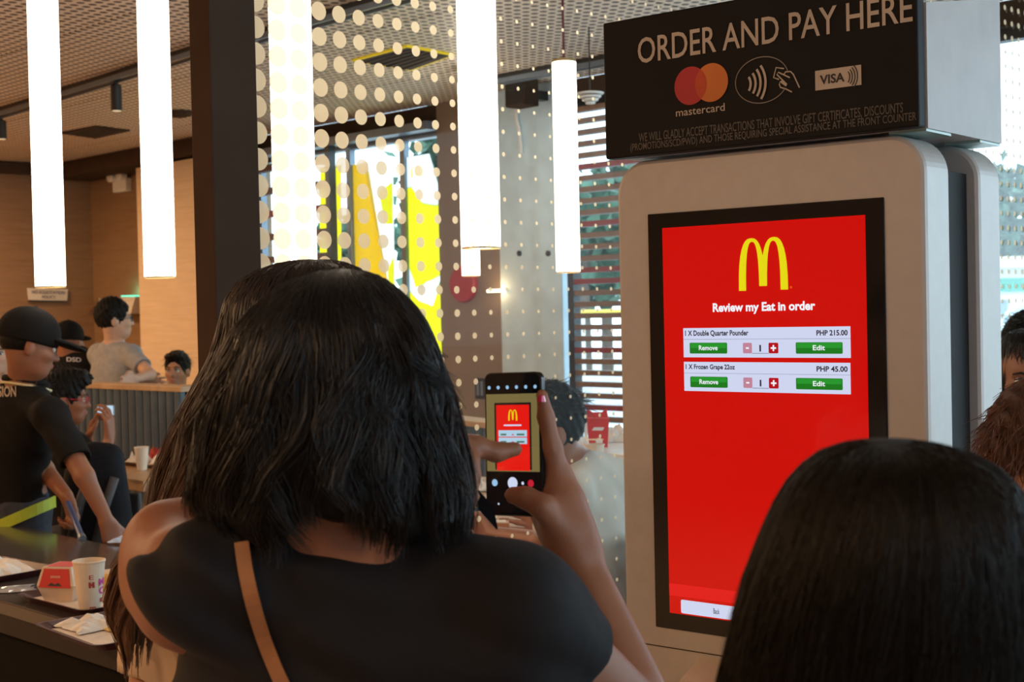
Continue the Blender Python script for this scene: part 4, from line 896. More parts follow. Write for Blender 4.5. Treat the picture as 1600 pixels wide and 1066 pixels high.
def hframe(yaw, pitch=0.0, roll=0.0):
    y = math.radians(yaw); F = V3((math.sin(y), math.cos(y), 0)); R = V3((math.cos(y), -math.sin(y), 0)); U = BZ.copy()
    p = math.radians(pitch); F, U = F * math.cos(p) - U * math.sin(p), U * math.cos(p) + F * math.sin(p)      # pitch > 0 looks down
    r = math.radians(roll); R, U = R * math.cos(r) + U * math.sin(r), U * math.cos(r) - R * math.sin(r)
    return R, F, U
def add_head(S, C, fr, s=1.0):
    R, F, U = fr; L = lambda x, y, z: C + (R * x + F * y + U * z) * s; A = (R, F, U); e = lambda c, r, k=0.02, sub=False: S.ell(L(*c), [q * s for q in r], A, k * s, sub)
    e((0, -0.012, 0.03), (0.074, 0.094, 0.096)); e((0, 0.03, -0.03), (0.062, 0.066, 0.082), 0.03); e((0, 0.045, -0.085), (0.044, 0.045, 0.034), 0.03)
    for x in (-1, 1):
        e((x * 0.036, 0.062, -0.022), (0.026, 0.026, 0.022), 0.02); e((x * 0.077, -0.008, -0.012), (0.010, 0.019, 0.031), 0.006)
        e((x * 0.031, 0.103, 0.006), (0.018, 0.016, 0.012), 0.012, True)
        S.cap(L(x * 0.012, 0.092, 0.024), L(x * 0.046, 0.078, 0.026), 0.009 * s, 0.007 * s, 0.012 * s)
    S.cap(L(0, 0.090, 0.012), L(0, 0.108, -0.026), 0.008 * s, 0.0125 * s, 0.012 * s)
    for x in (-1, 1): e((x * 0.012, 0.098, -0.029), (0.008, 0.009, 0.007), 0.006)
    e((0, 0.092, -0.054), (0.024, 0.010, 0.006), 0.006); e((0, 0.090, -0.064), (0.020, 0.010, 0.006), 0.005)
    return L
def face_parts(par, C, fr, s=1.0, brow=H_black):
    R, F, U = fr; L = lambda x, y, z: C + (R * x + F * y + U * z) * s
    for x in (-1, 1):
        S = SDF(); S.ell(L(x * 0.031, 0.0815, 0.006), [0.0125 * s] * 3); solid('eye', S, 0.003, M_eye, par)
        MB().lathe(L(x * 0.031, 0.0925, 0.005), [(0.0055 * s, -0.002), (0.005 * s, 0.0022), (0.001, 0.0026)], 14, axes=(R, U, F)).make('iris', M_iris, par)
        MB().tube([L(x * 0.018, 0.0955, 0.012), L(x * 0.031, 0.096, 0.0155), L(x * 0.045, 0.088, 0.011)], [0.002 * s, 0.003 * s, 0.002 * s], 6).make('eyelid', brow, par)
        MB().tube([L(x * 0.012, 0.101, 0.027), L(x * 0.030, 0.098, 0.033), L(x * 0.050, 0.084, 0.027)], [0.003 * s, 0.0042 * s, 0.002 * s], 6).make('eyebrow', brow, par)
    S = SDF(); S.ell(L(0, 0.0965, -0.0545), (0.021 * s, 0.008 * s, 0.0045 * s), fr, 0.003); S.ell(L(0, 0.0955, -0.063), (0.018 * s, 0.008 * s, 0.005 * s), fr, 0.003)
    solid('lips', S, 0.003, M_lip, par)
def short_hair(par, C, fr, s=1.0, m=H_blackbase, seed=1, h=0.006, quiff=0.0, strands_n=500, wild=1.0):
    R, F, U = fr; L = lambda x, y, z: C + (R * x + F * y + U * z) * s; A = (R, F, U)
    S = SDF(); S.ell(L(0, -0.014, 0.034), [0.084 * s, 0.105 * s, 0.107 * s], A)
    if quiff: S.ell(L(0, 0.05, 0.10), [0.065 * s, 0.06 * s, 0.04 * s * quiff], A, 0.03)
    S.ell(L(0, 0.118, -0.030), [0.080 * s, 0.085 * s, 0.108 * s], A, 0.012, True); S.ell(L(0, -0.02, -0.20), [0.2 * s, 0.22 * s, 0.155 * s], A, 0.02, True)
    for x in (-1, 1): S.ell(L(x * 0.09, 0.005, -0.02), [0.03 * s, 0.028 * s, 0.04 * s], A, 0.01, True)
    r = random.Random(seed); a, b, c = (r.uniform(0, 6) for _ in range(3))
    o = solid('hair', S, h, m, par, wob=lambda X, Y, Z: 0.004 * wild * np.sin(X * 130 + a) * np.sin(Y * 120 + b) * np.sin(Z * 140 + c) + 0.003 * wild * np.sin(X * 260 + Z * 90 + b))
    n = strands_n
    if n:
        q = RNG.normal(0, 1, (n, 3)); q[:, 2] = np.abs(q[:, 2]) * 0.9 + 0.05; q /= np.linalg.norm(q, axis=1)[:, None]
        keep = ~((q[:, 1] > 0.45) & (q[:, 2] < 0.5)); q = q[keep]; n = len(q)
        root = q * np.array([0.082, 0.103, 0.105]) * s; ln = RNG.uniform(0.015, 0.035, (n, 1)) * wild * s
        flow = np.stack([q[:, 0] * 0.6, -0.3 + 0.6 * q[:, 1], -0.5 * np.ones(n)], 1) + RNG.normal(0, 0.5, (n, 3)) * wild
        t = np.linspace(0, 1, 5)[None, :, None]; P = root[:, None] + (q * 0.35)[:, None] * ln[:, None] * t + flow[:, None] * ln[:, None] * t ** 1.5
        Bm = np.array([tuple(R), tuple(F), tuple(U)]); P = (P + np.array([0, -0.014, 0.034]) * s) @ Bm + np.array(C)
        strand_mesh('hair_strands', P, 0.0011 * s, H_black, par)
    return o
def strand_mesh(name, P, r, m, par):
    n, k, _ = P.shape; T = np.gradient(P, axis=1); T /= np.maximum(np.linalg.norm(T, axis=2, keepdims=True), 1e-9)
    ref = RNG.normal(0, 1, (n, 1, 3)); A = np.cross(T, ref); A /= np.maximum(np.linalg.norm(A, axis=2, keepdims=True), 1e-9); Bv = np.cross(T, A)
    w = (r * np.linspace(1, 0.35, k))[None, :, None]
    ang = [0, 2 * math.pi / 3, 4 * math.pi / 3]
    V = np.stack([P + (A * math.cos(a) + Bv * math.sin(a)) * w for a in ang], 2)
    base = (np.arange(n)[:, None, None] * k + np.arange(k - 1)[None, :, None]) * 3 + np.arange(3)[None, None]
    nx = (np.arange(n)[:, None, None] * k + np.arange(k - 1)[None, :, None]) * 3 + (np.arange(3) + 1)[None, None] % 3
    Fq = np.stack([base, nx, nx + 3, base + 3], 3).reshape(-1, 4)
    o = raw(name, V.reshape(-1, 3), Fq, m, par, smooth=True); o['kind'] = 'stuff'; return o

def long_hair(par, secs, Z, ry, face_yaw=0.0, gap=None, gap_y=None, n=4000, m_base=H_blackbase, m=H_black, r=0.0008, fly=0.012, hem=0.05, flip=0.0, seed=1, wave=0.0, clump=0, hemf=None):
    """hair as a lofted body plus strands; secs = (py, left px, right px) from the crown down, ry = depth radius per section"""
    rg = np.random.default_rng(seed)
    c = [at((a + b) / 2, y, Z) for y, a, b in secs]
    zz = np.array([p.z for p in c])[::-1]; cx = np.array([p.x for p in c])[::-1]; cy = np.array([p.y for p in c])[::-1]
    rx = np.array([(b - a) / 2 * Z / FPX for y, a, b in secs])[::-1]; rr = np.interp(np.arange(len(secs)), np.linspace(0, len(secs) - 1, len(ry)), ry)[::-1]
    z1, z0 = zz[-1], zz[0]
    gz = None if gap is None else at(800, gap_y, Z).z
    def S(z): return np.interp(z, zz, cx), np.interp(z, zz, cy), np.interp(z, zz, rx), np.interp(z, zz, rr)
    # loft
    K = 44; Rn = 34; s = np.linspace(0, 1, Rn) ** 1.35; zs = z1 + (z0 - z1) * s
    V = []; ph = np.linspace(0, 2 * math.pi, K, endpoint=False)
    fy = math.radians(face_yaw)
    for i, z in enumerate(zs):
        x, y, a, b = S(z); k = np.full(K, 0.97)
        if gz is not None and z < gz:
            d = np.abs((np.pi / 2 - ph - fy + np.pi) % (2 * np.pi) - np.pi); k = 0.97 - 0.52 * np.clip((gap - d) / 0.25 + 0.0, 0, 1) * min(1.0, (gz - z) / 0.05)
        k = k * (1 + 0.012 * np.sin(ph * 9 + z * 30) + 0.01 * np.sin(ph * 17 + 2 * np.sin(z * 25)))
        drop = (0.018 * np.sin(ph * 3 + seed) + 0.012 * np.sin(ph * 7 + 1.7 * seed) + 0.008 * np.sin(ph * 13)) * s[i] ** 6 if hemf is None else hemf(ph) * s[i] ** 5
        V.append(np.stack([x + a * k * np.cos(ph), y + b * k * np.sin(ph), z + drop], 1))
    V = np.concatenate(V + [V[-1] * np.array([[0, 0, 0]]) + np.array([[S(z0)[0], S(z0)[1], z0 + 0.03]]) * np.ones((1, 3))][:Rn] + [np.array([[S(z1)[0], S(z1)[1], z1 + 0.002], [S(z0)[0], S(z0)[1], z0 + 0.03]])])
    F = [(i * K + k, (i + 1) * K + k, (i + 1) * K + (k + 1) % K, i * K + (k + 1) % K) for i in range(Rn - 1) for k in range(K)]
    F += [(len(V) - 2, k, (k + 1) % K) for k in range(K)] + [(len(V) - 1, (Rn - 1) * K + (k + 1) % K, (Rn - 1) * K + k) for k in range(K)]
    o = raw('hair', V, F, m_base, par, smooth=True)
    # strands
    k = 14; t = np.linspace(0, 1, k)[None]
    phi = rg.uniform(0, 2 * np.pi, n)
    zt = z1 - (z1 - z0) * 0.22 * rg.uniform(0, 1, n) ** 1.8; ze = z0 + hem * rg.uniform(-0.45, 1.0, n) + (z1 - z0) * 0.35 * (rg.uniform(0, 1, n) < 0.25) * rg.uniform(0, 1, n)
    if clump:
        ci = rg.integers(0, clump, n); cp = rg.uniform(0, 2 * np.pi, clump)[ci]; spread = rg.normal(0, 0.10, n)
        phi = cp + spread; ce = rg.uniform(-0.35, 1.0, clump)[ci]; cl_ = (rg.uniform(0, 1, clump) < 0.35)[ci] * rg.uniform(0, 0.45, clump)[ci]
        ze = z0 + hem * (ce + rg.normal(0, 0.10, n)) + (z1 - z0) * cl_
        cdp = rg.normal(0, 0.22, clump)[ci]; cph = rg.uniform(0, 6, clump)[ci]; crr = rg.normal(0.01, 0.075, clump)[ci]
    if hemf is not None: ze = ze + hemf(phi)
    if gz is not None:
        d = np.abs((np.pi / 2 - phi - fy + np.pi) % (2 * np.pi) - np.pi); ze = np.where(d < gap + 0.05, np.maximum(ze, gz), ze)
    z = zt[:, None] + (ze - zt)[:, None] * (t ** 1.25)
    x, y, a, b = S(np.clip(z, z0, z1))
    dphi = (rg.normal(0, 0.16, n)[:, None] * t + rg.normal(0, 0.05, n)[:, None] * np.sin(t * 7 + rg.uniform(0, 6, n)[:, None])) + wave * np.sin(z * 45 + rg.normal(0, 0.6, n)[:, None])
    rad = 0.965 + rg.uniform(0, 0.04, n)[:, None] + (fly / 0.1) * np.abs(rg.normal(0, 0.35, n))[:, None] * t ** 2 + flip * t ** 4 * rg.uniform(0, 1, n)[:, None]
    if clump:
        dphi = cdp[:, None] * t + 0.10 * np.sin(t * 6 + cph[:, None]) * t - spread[:, None] * 0.75 * t ** 1.5 + rg.normal(0, 0.035, n)[:, None] * t + wave * np.sin(t * 14 + cph[:, None]) * t
        rad = rad + crr[:, None] * t ** 1.5 + 0.02 * np.cos(t * 9 + cph[:, None])
    P = np.stack([x + a * rad * np.cos(phi[:, None] + dphi), y + b * rad * np.sin(phi[:, None] + dphi), z], 2)
    strand_mesh('hair_strands', P, r, m, par)
    return o

def hand(S, w, d, n, s, curl=(0.5, 0.5, 0.5, 0.5), sc=1.0, spread=0.12, thumb=0.5):
    """palm and five fingers; w wrist, d along the hand, n palm side, s thumb side"""
    d, n, s = V3(d).normalized(), V3(n).normalized(), V3(s).normalized(); k = 0.008 * sc
    kn = []
    for i, o in enumerate((0.030, 0.011, -0.009, -0.028)):
        p = w + (d * (0.088 - 0.006 * abs(i - 1)) + s * o) * sc; kn.append(p); S.cap(w + s * o * 0.55 * sc + d * 0.012 * sc, p, 0.0145 * sc, 0.0115 * sc, 0.014 * sc)
    for i, p in enumerate(kn):
        f = (0.92, 1.0, 0.95, 0.78)[i]; dd = (d + s * spread * (1.2 - i * 0.8)).normalized(); c = curl[i]; q = p
        for j, (l, r0, r1) in enumerate(((0.046, 0.0100, 0.0088), (0.028, 0.0088, 0.0080), (0.022, 0.0080, 0.0066))):
            a = c * (j + 0.7); e = q + (dd * math.cos(a) + n * math.sin(a)) * l * f * sc
            S.cap(q, e, r0 * sc * (0.85 if i == 3 else 1), r1 * sc * (0.85 if i == 3 else 1), 0.005 * sc); q = e
    b = w + (d * 0.022 + s * 0.022) * sc; m = b + (d * 0.030 + s * 0.028 + n * 0.012) * sc; e = m + (d * (0.034 - 0.012 * thumb) + s * (0.012 - 0.014 * thumb) + n * 0.016 * thumb) * sc; e2 = e + (d * 0.022 - s * 0.008 * thumb + n * 0.012 * thumb) * sc
    S.cap(b, m, 0.0155 * sc, 0.0125 * sc, 0.012 * sc); S.cap(m, e, 0.0118 * sc, 0.0102 * sc, 0.006 * sc); S.cap(e, e2, 0.0102 * sc, 0.008 * sc, 0.004 * sc)

def wobble(amp, f, seed):
    r = random.Random(seed); a, b, c, d = (r.uniform(0, 6) for _ in range(4))
    return lambda X, Y, Z: amp * (np.sin(f * (X + 0.6 * Z) + a) * np.sin(f * 0.8 * (Y - 0.5 * Z) + b) + 0.6 * np.sin(f * 1.9 * (Z + 0.7 * X) + c) * np.sin(f * 1.3 * Y + d))
def figure(label, hc, yaw, seat=None, hpitch=0, hroll=0, lean=(0, 0), arms=(None, None), hands=(None, None), shirt=C_black, trousers=C_trouser, skin=SK1, sleeve=0.5, h=0.009, shw=0.185, w=1.0, s=1.0, J=None, body_yaw=None, neck_r=0.052, group=None, wob=(0.004, 32), custom=None, neckcut=0.066, floor=0.0, scoop=None, folds=False):
    """one person: the body is a single skin; hair and clothes are its children. arms: (left, right) as (elbow, wrist)"""
    J = J or {}; hf = hframe(yaw, hpitch, hroll); R, F, U = hframe(yaw if body_yaw is None else body_yaw)
    nb = J.get('nb', hc - U * 0.185 * s - F * 0.025 * s)
    Lf = lambda x, y, z: nb + R * x + F * y + U * z
    if seat is None: pz = max(0.62, (hc.z + 0.125) * 0.53)
    else: pz = seat + 0.09
    pel = J.get('pel', V3((nb.x + lean[0], nb.y + lean[1], pz)))
    T = (pel - nb); ln = T.length
    sh = J.get('sh', (Lf(-shw, 0.0, -0.055 * s), Lf(shw, 0.0, -0.055 * s)))
    ax = (R, F, U); B_ = SDF(); add_head(B_, hc, hf, s)
    neck_top = hc - hf[2] * 0.05 * s - hf[1] * 0.02 * s
    B_.cap(nb - U * 0.01, neck_top, neck_r * s * 1.05, neck_r * s * 0.95, 0.03)
    chest, belly = nb + T * 0.34, nb + T * 0.68
    def torso(S, g, hips=True):
        S.ell(chest, (0.158 * w + g, 0.100 + g, ln * 0.36 + g), ax, 0.05); S.ell(belly, (0.140 * w + g, 0.092 + g, ln * 0.34 + g), ax, 0.06)
        if hips: S.ell(pel, (0.155 * w + g, 0.108 + g, 0.12 + g), ax, 0.05)
        for q in sh: S.cap(nb - U * 0.035, q, 0.046 + g, 0.044 + g, 0.06)
    torso(B_, 0.0)
    el, wr = [], []
    for i, sd in enumerate((-1, 1)):
        if arms[i] is None: e = sh[i] + R * sd * 0.04 - BZ * 0.27 * s; q = e - BZ * 0.23 * s + F * 0.07
        else: e, q = arms[i]
        el.append(e); wr.append(q)
        B_.cap(sh[i], e, 0.046 * s, 0.036 * s, 0.03); B_.cap(e, q, 0.036 * s, 0.0245 * s, 0.015)
        hd = hands[i]
        if hd == 'none': continue
        if hd is None: hand(B_, q, (q - e).normalized(), -R * sd if arms[i] is None else F, F if arms[i] is None else BZ, (0.35, 0.4, 0.45, 0.5), s)
        else: hand(B_, q, *hd[:3], *(hd[3:] or ()), sc=s)
    kn, an = [], []
    for sd in (-1, 1):
        hp = pel + R * sd * 0.085 * w - U * 0.03
        if seat is None: k = V3((hp.x, hp.y, 0.27 * (hc.z + 0.12) + floor)) + F * 0.015; a = V3((hp.x, hp.y, 0.085 + floor)) - F * 0.01
        else: k = hp + F * 0.40 + BZ * 0.01; a = V3((k.x, k.y, 0.085 + floor)) - F * 0.03
        kn.append((hp, k)); an.append(a); B_.cap(hp, k, 0.078 * w, 0.052, 0.04); B_.cap(k, a, 0.05, 0.036, 0.02); B_.cap(a - BZ * 0.045, a + F * 0.13 - BZ * 0.05, 0.036, 0.03, 0.03)
    if custom: custom(B_)
    o = solid('person', B_, h, skin, org=V3((pel.x, pel.y, floor))); tag(o, label, 'person', group)
    S = SDF(); torso(S, 0.013)
    for i in (0, 1):
        sl = sleeve[i] if isinstance(sleeve, tuple) else sleeve; e = sh[i].lerp(el[i], sl); S.cap(sh[i], e, 0.060 * s, 0.058 * s, 0.04 if folds else 0.035)
        if sl < 0.95: d = (el[i] - sh[i]).normalized(); S.cap(e + d * 0.062, e + d * 0.12, 0.075, 0.075, 0.02 if folds else 0.006, True)
        else: S.cap(el[i], el[i].lerp(wr[i], 0.85), 0.05 * s, 0.038 * s, 0.02)
    S.cap(nb - U * 0.005 + F * 0.02, nb + U * 0.2, neckcut, 0.10, 0.008, True)
    for q in scoop or (): S.ell(q[0], q[1], None, 0.012, True)
    wb = wobble(wob[0], wob[1], len(label)); wf = (lambda X, Y, Z: wb(X, Y, Z) + 0.0032 * np.sin(85 * (0.55 * X + Z) + 2.6 * np.sin(13 * X + 8 * Y) + 2 * np.sin(11 * Z)) * np.clip(0.5 + 1.3 * np.sin(9 * X + 7 * Z + 1), 0, 1)) if folds else wb
    so = solid('shirt', S, max(h, 0.006) if not folds else 0.005, shirt, o, wob=wf)
    S = SDF(); S.ell(pel - BZ * 0.015, (0.160 * w + 0.004, 0.113, 0.115), ax, 0.03)
    for (hp, k), a in zip(kn, an): S.cap(hp, k, 0.078 * w + 0.012, 0.066, 0.04); S.cap(k, a + BZ * 0.01, 0.063, 0.056, 0.03)
    solid('trousers', S, 0.012, trousers, o)
    for a in an:
        S = SDF(); S.cap(a - BZ * 0.045 - F * 0.03, a + F * 0.14 - BZ * 0.05, 0.04, 0.036, 0.03); solid('shoe', S, 0.01, M_shoe, o)
    return o, so, hf, dict(nb=nb, pel=pel, sh=sh, el=el, wr=wr, R=R, F=F, U=U)

def bvh(o):
    M = o.matrix_world if o.parent is None else Matrix.Translation(ORG[o.name]); me = o.data
    return BVHTree.FromPolygons([V3(v.co) + ORG[o.name] for v in me.vertices], [tuple(p.vertices) for p in me.polygons])
def cast(t, px, py, off=0.004):
    d = ray(px, py).normalized(); r = t.ray_cast(CPOS, d); return None if r[0] is None else r[0] - d * off
def print_on(body, obj, x0, y0, x1, y1, m, name='lettering', bold=0.01, skew=0.0):
    v, f, _ = text_geo(body, bold); t = bvh(obj); out = []; last = None
    for x, y, _z in v:
        p = cast(t, x0 + (x1 - x0) * x, y1 + (y0 - y1) * y + skew * x, 0.006); last = p or last; out.append(last if last is not None else at(x0, y0, 3))
    return raw(name, out, f, m, obj)
def cap_hat(par, C, fr, s=1.0, h=0.006):
    R, F, U = fr; L = lambda x, y, z: C + (R * x + F * y + U * z) * s; A = (R, F, U)
    S = SDF(); S.ell(L(0, -0.012, 0.042), [0.092 * s, 0.114 * s, 0.100 * s], A); S.ell(L(0, -0.01, -0.30), [0.5 * s, 0.5 * s, 0.315 * s], A, 0.006, True)
    o = solid('cap', S, h, C_crew, par)
    S = SDF(); F2 = (F - U * 0.10).normalized(); U2 = R.cross(F2); S.ell(L(0, 0.118, 0.036), [0.080 * s, 0.088 * s, 0.014 * s], (R, F2, U2))
    solid('cap_brim', S, 0.004, C_crew, o)
    MB().lathe(L(0, -0.012, 0.140), [(0.009 * s, -0.002), (0.008 * s, 0.003), (0.003 * s, 0.006)], 10, axes=(R, F, U)).make('cap_button', C_crew, o)
    return o
def glasses(par, C, fr, m, s=1.0):
    R, F, U = fr; L = lambda x, y, z: C + (R * x + F * y + U * z) * s
    mb = MB()
    for x in (-1, 1):
        mb.tube([L(x * 0.033 + 0.023 * math.cos(a), 0.108 - 0.006 * abs(x * 0.033 + 0.023 * math.cos(a)) / 0.03, 0.004 + 0.017 * math.sin(a)) for a in np.linspace(0, 2 * math.pi, 17)], 0.002 * s, 6, False)
        mb.tube([L(x * 0.056, 0.100, 0.008), L(x * 0.078, 0.06, 0.008), L(x * 0.083, -0.01, 0.004)], 0.002 * s, 6)
    mb.tube([L(-0.011, 0.109, 0.006), L(0.011, 0.109, 0.006)], 0.0018 * s, 6); return mb.make('glasses', m, par)
def collar(par, J, m, r=0.07, dz=0.0):
    nb, R, F, U = J['nb'], J['R'], J['F'], J['U']
    pts = [nb + (R * (r * 1.12 * math.cos(a)) + F * (r * math.sin(a) + 0.012)) + U * (dz - 0.018 * math.sin(a) - 0.02) for a in np.linspace(0, 2 * math.pi, 25)]
    MB().tube([p + U * 0.018 for p in pts], 0.014, 8, False).make('collar', C_crew, par, smooth=True)
    MB().tube([p - U * 0.002 + (p - nb).normalized() * 0.014 for p in pts], 0.0055, 6, False).make('collar_piping', m, par, smooth=True)

# --- the woman in black photographing the screen
hcW = at(520, 640, 1.385)
phone_c = at(805, 694, 1.60)
LE, LW = at(268, 853, 1.50), at(648, 752, 1.53)
RE, RW = at(1022, 1150, 1.50), at(896, 858, 1.575)
P = lambda x, y, z: at(x, y, z)
def woman_hands(S):
    # upper arm sag by the sleeve
    S.cap(at(285, 905, 1.38), at(264, 915, 1.46), 0.046, 0.044, 0.03); S.cap(at(262, 880, 1.47), at(282, 950, 1.40), 0.043, 0.038, 0.03)
    S.cap(at(268, 853, 1.50), at(420, 812, 1.52), 0.048, 0.036, 0.02)
    # left hand: fist with the index finger pointing at the phone
    w = LW; k = 0.006
    for a, b, r0, r1 in ((w, P(700, 735, 1.53), 0.024, 0.022), (w, P(702, 760, 1.52), 0.022, 0.020)): S.cap(a, b, r0, r1, 0.015)
    # index
    S.cap(P(694, 722, 1.525), P(716, 694, 1.522), 0.013, 0.0115, 0.008); S.cap(P(716, 694, 1.522), P(744, 697, 1.528), 0.0125, 0.0118, k); S.cap(P(744, 699, 1.528), P(776, 707, 1.535), 0.0118, 0.0106, k); S.cap(P(776, 707, 1.535), P(805, 702, 1.542), 0.0104, 0.0082, k)
    # middle, ring, little curl back into the palm
    for i, (x, y, z) in enumerate(((722, 722, 1.515), (724, 745, 1.51), (718, 765, 1.505))):
        S.cap(P(690, y - 2, z + 0.012), P(x + 12, y, z - 0.004), 0.0125, 0.0105, 0.008); S.cap(P(x + 12, y, z - 0.004), P(x + 6, y + 10, z - 0.02), 0.0100, 0.0088, k); S.cap(P(x + 6, y + 10, z - 0.02), P(x - 14, y + 12, z - 0.022), 0.0086, 0.0072, k)
    # thumb over the strap
    S.cap(P(690, 770, 1.50), P(722, 788, 1.49), 0.0135, 0.0115, 0.01); S.cap(P(722, 788, 1.49), P(738, 776, 1.485), 0.0105, 0.0082, k)
    # right hand holding the phone
    S.cap(RW, P(876, 792, 1.585), 0.025, 0.027, 0.02); S.cap(RW, P(862, 800, 1.60), 0.024, 0.024, 0.02); S.cap(P(886, 820, 1.58), P(872, 745, 1.59), 0.025, 0.017, 0.018)
    S.cap(P(872, 748, 1.588), P(862, 700, 1.582), 0.0145, 0.0120, 0.01); S.cap(P(862, 700, 1.582), P(853, 652, 1.578), 0.0118, 0.0094, k); S.cap(P(853, 652, 1.578), P(847, 617, 1.576), 0.0092, 0.0070, k)
    # thumb on the screen
    S.cap(P(880, 830, 1.565), P(848, 792, 1.548), 0.0175, 0.0140, 0.014); S.cap(P(848, 792, 1.548), P(822, 778, 1.556), 0.0136, 0.0122, k); S.cap(P(822, 778, 1.556), P(801, 774, 1.562), 0.0120, 0.0095, k)
    # three fingers wrap behind the phone
    for y, x2, y2 in ((738, 790, 716), (764, 784, 752), (792, 782, 794)):
        S.cap(P(870, y + 6, 1.605), P(838, y, 1.648), 0.0125, 0.0105, 0.008); S.cap(P(838, y, 1.648), P(806, (y + y2) / 2, 1.662), 0.0102, 0.0092, k); S.cap(P(806, (y + y2) / 2, 1.662), P(x2, y2, 1.656), 0.0090, 0.0074, k)
woman, wshirt, _, WJ = figure('woman in black shirt seen from behind, raising a phone at the kiosk', hcW, 28, hpitch=4, lean=(0.045, 0.03), arms=((LE, LW), (RE, RW)), hands=('none', 'none'), skin=SK2, shirt=C_black, trousers=C_denim,
    J=dict(nb=at(545, 862, 1.40), sh=(at(322, 908, 1.36), at(806, 955, 1.38))), body_yaw=8, h=0.0042, w=1.24, sleeve=(0.10, 0.42), scoop=((at(466, 850, 1.29), (0.034, 0.08, 0.028)), (at(550, 832, 1.29), (0.062, 0.08, 0.018)), (at(505, 846, 1.29), (0.045, 0.08, 0.022))), custom=woman_hands, neck_r=0.055, wob=(0.0065, 30), neckcut=0.07, folds=True)
long_hair(woman, [(422, 512, 556), (425, 488, 572), (431, 466, 590), (441, 445, 606), (456, 424, 624), (480, 396, 646), (510, 370, 665), (550, 350, 682), (590, 337, 693), (640, 326, 701), (690, 322, 707), (740, 322, 711), (780, 327, 713), (803, 340, 711), (820, 368, 704)], 1.385,
          [0.015, 0.03, 0.05, 0.068, 0.085, 0.1, 0.112, 0.118, 0.12, 0.12, 0.118, 0.115, 0.108, 0.1, 0.085], face_yaw=15, gap=0.55, gap_y=560, n=9000, r=0.0008, fly=0.010, hem=0.045, seed=3, clump=170, flip=0.10, wave=0.05, hemf=lambda a: -0.020 * np.exp(-((np.mod(a, 2 * np.pi) - 3.75) / 0.42) ** 2) + 0.022 * np.exp(-((np.mod(a, 2 * np.pi) - 4.62) / 0.38) ** 2) - 0.008 * np.exp(-((np.mod(a, 2 * np.pi) - 5.7) / 0.4) ** 2) + 0.006 * np.sin(9 * a))
MB().tube([P(846, 627, 1.567), P(846.5, 618, 1.566)], [0.0052, 0.0030], 8).make('nail', M_nail, woman)
MB().tube([P(733, 781, 1.478), P(738, 775, 1.477)], [0.0060, 0.0040], 8).make('nail', M_nail, woman)
# tan strap across the back
tb = bvh(wshirt); sp_ = []
for i in range(15):
    f = i / 14; p = cast(tb, 378 + 24 * f + 44 * f * f, 846 + 232 * f, 0.004)
    if p is not None: sp_.append(p)
if len(sp_) > 3:
    bagt = thing('shoulder_strap', 'tan leather bag strap across the back of the woman in black', 'strap', sp_[-1])
    mb = MB(); vs = []; n = len(sp_)
    for i, p in enumerate(sp_):
        t_ = (sp_[min(i + 1, n - 1)] - sp_[max(i - 1, 0)]).normalized(); sd = t_.cross(FWD).normalized() * 0.0068; vs += [p - sd, p + sd, p + sd - FWD * 0.003, p - sd - FWD * 0.003]
    mb.add(vs, [(4 * i + a, 4 * i + (a + 1) % 4, 4 * i + 4 + (a + 1) % 4, 4 * i + 4 + a) for i in range(n - 1) for a in range(4)] + [(0, 1, 2, 3)])
    mb.make('strap', mat('tan_leather', (0.30, 0.115, 0.04), rough=0.5, noise=0.15, scale=30), bagt)
# black pointed pouch strap in the pointing hand
pc = P(752, 790, 1.50); pch = thing('wrist_strap', 'black pointed strap end held in the pointing hand', 'strap', P(776, 826, 1.5))
MB().hexa([P(730, 776, 1.497), P(748, 766, 1.497), P(748, 766, 1.503), P(730, 776, 1.503), P(756, 806, 1.492), P(771, 792, 1.492), P(771, 792, 1.498), P(756, 806, 1.498)]).make('strap_body', M_bag, pch)
MB().hexa([P(756, 806, 1.492), P(771, 792, 1.492), P(771, 792, 1.498), P(756, 806, 1.498), P(776, 828, 1.490), P(778, 826, 1.490), P(778, 826, 1.494), P(776, 828, 1.494)]).make('strap_tip', M_bag, pch)

# --- her phone
PX = V3((0.815, -0.58, 0)).normalized(); PN = V3((-0.58, -0.815, 0)); PY = (BZ + PX * -0.035 + PN * -0.06).normalized(); PN = PX.cross(PY); PX = PY.cross(PN)
pw, phh = 0.0795, 0.163
def FPH(x, y, z): return phone_c + PX * x + PY * y + PN * z          # z > 0 towards the woman
ph = thing('smartphone', 'black smartphone held up, its display showing the red kiosk screen', 'phone', phone_c - PY * phh / 2)
def prr(w, h_, r, n=6):
    Q = []
    for (cx_, cy_, s) in ((w - r, h_ - r, 0), (-w + r, h_ - r, 1), (-w + r, -h_ + r, 2), (w - r, -h_ + r, 3)): Q += [(cx_ + r * math.cos(math.pi / 2 * (s + i / n)), cy_ + r * math.sin(math.pi / 2 * (s + i / n))) for i in range(n + 1)]
    return Q
vs = []
for ins, z in ((0.002, -0.0045), (0, -0.003), (0, 0.003), (0.0015, 0.0045)): vs += [FPH(x, y, z) for x, y in prr(pw / 2 - ins, phh / 2 - ins, 0.009)]
n = 28; MB().add(vs, [(i * n + k, i * n + (k + 1) % n, (i + 1) * n + (k + 1) % n, (i + 1) * n + k) for i in range(3) for k in range(n)] + [tuple(range(n))[::-1], tuple(3 * n + k for k in range(n))]).make('body', M_black, ph)
hp0 = phone_c + PN * 0.0047
dis = MB().add([FPH(x, y, 0.0046) for x, y in prr(pw / 2 - 0.003, phh / 2 - 0.003, 0.007)], [tuple(range(28))]).make('display', screen_mat('phone_black', (6, 6, 7)), ph)
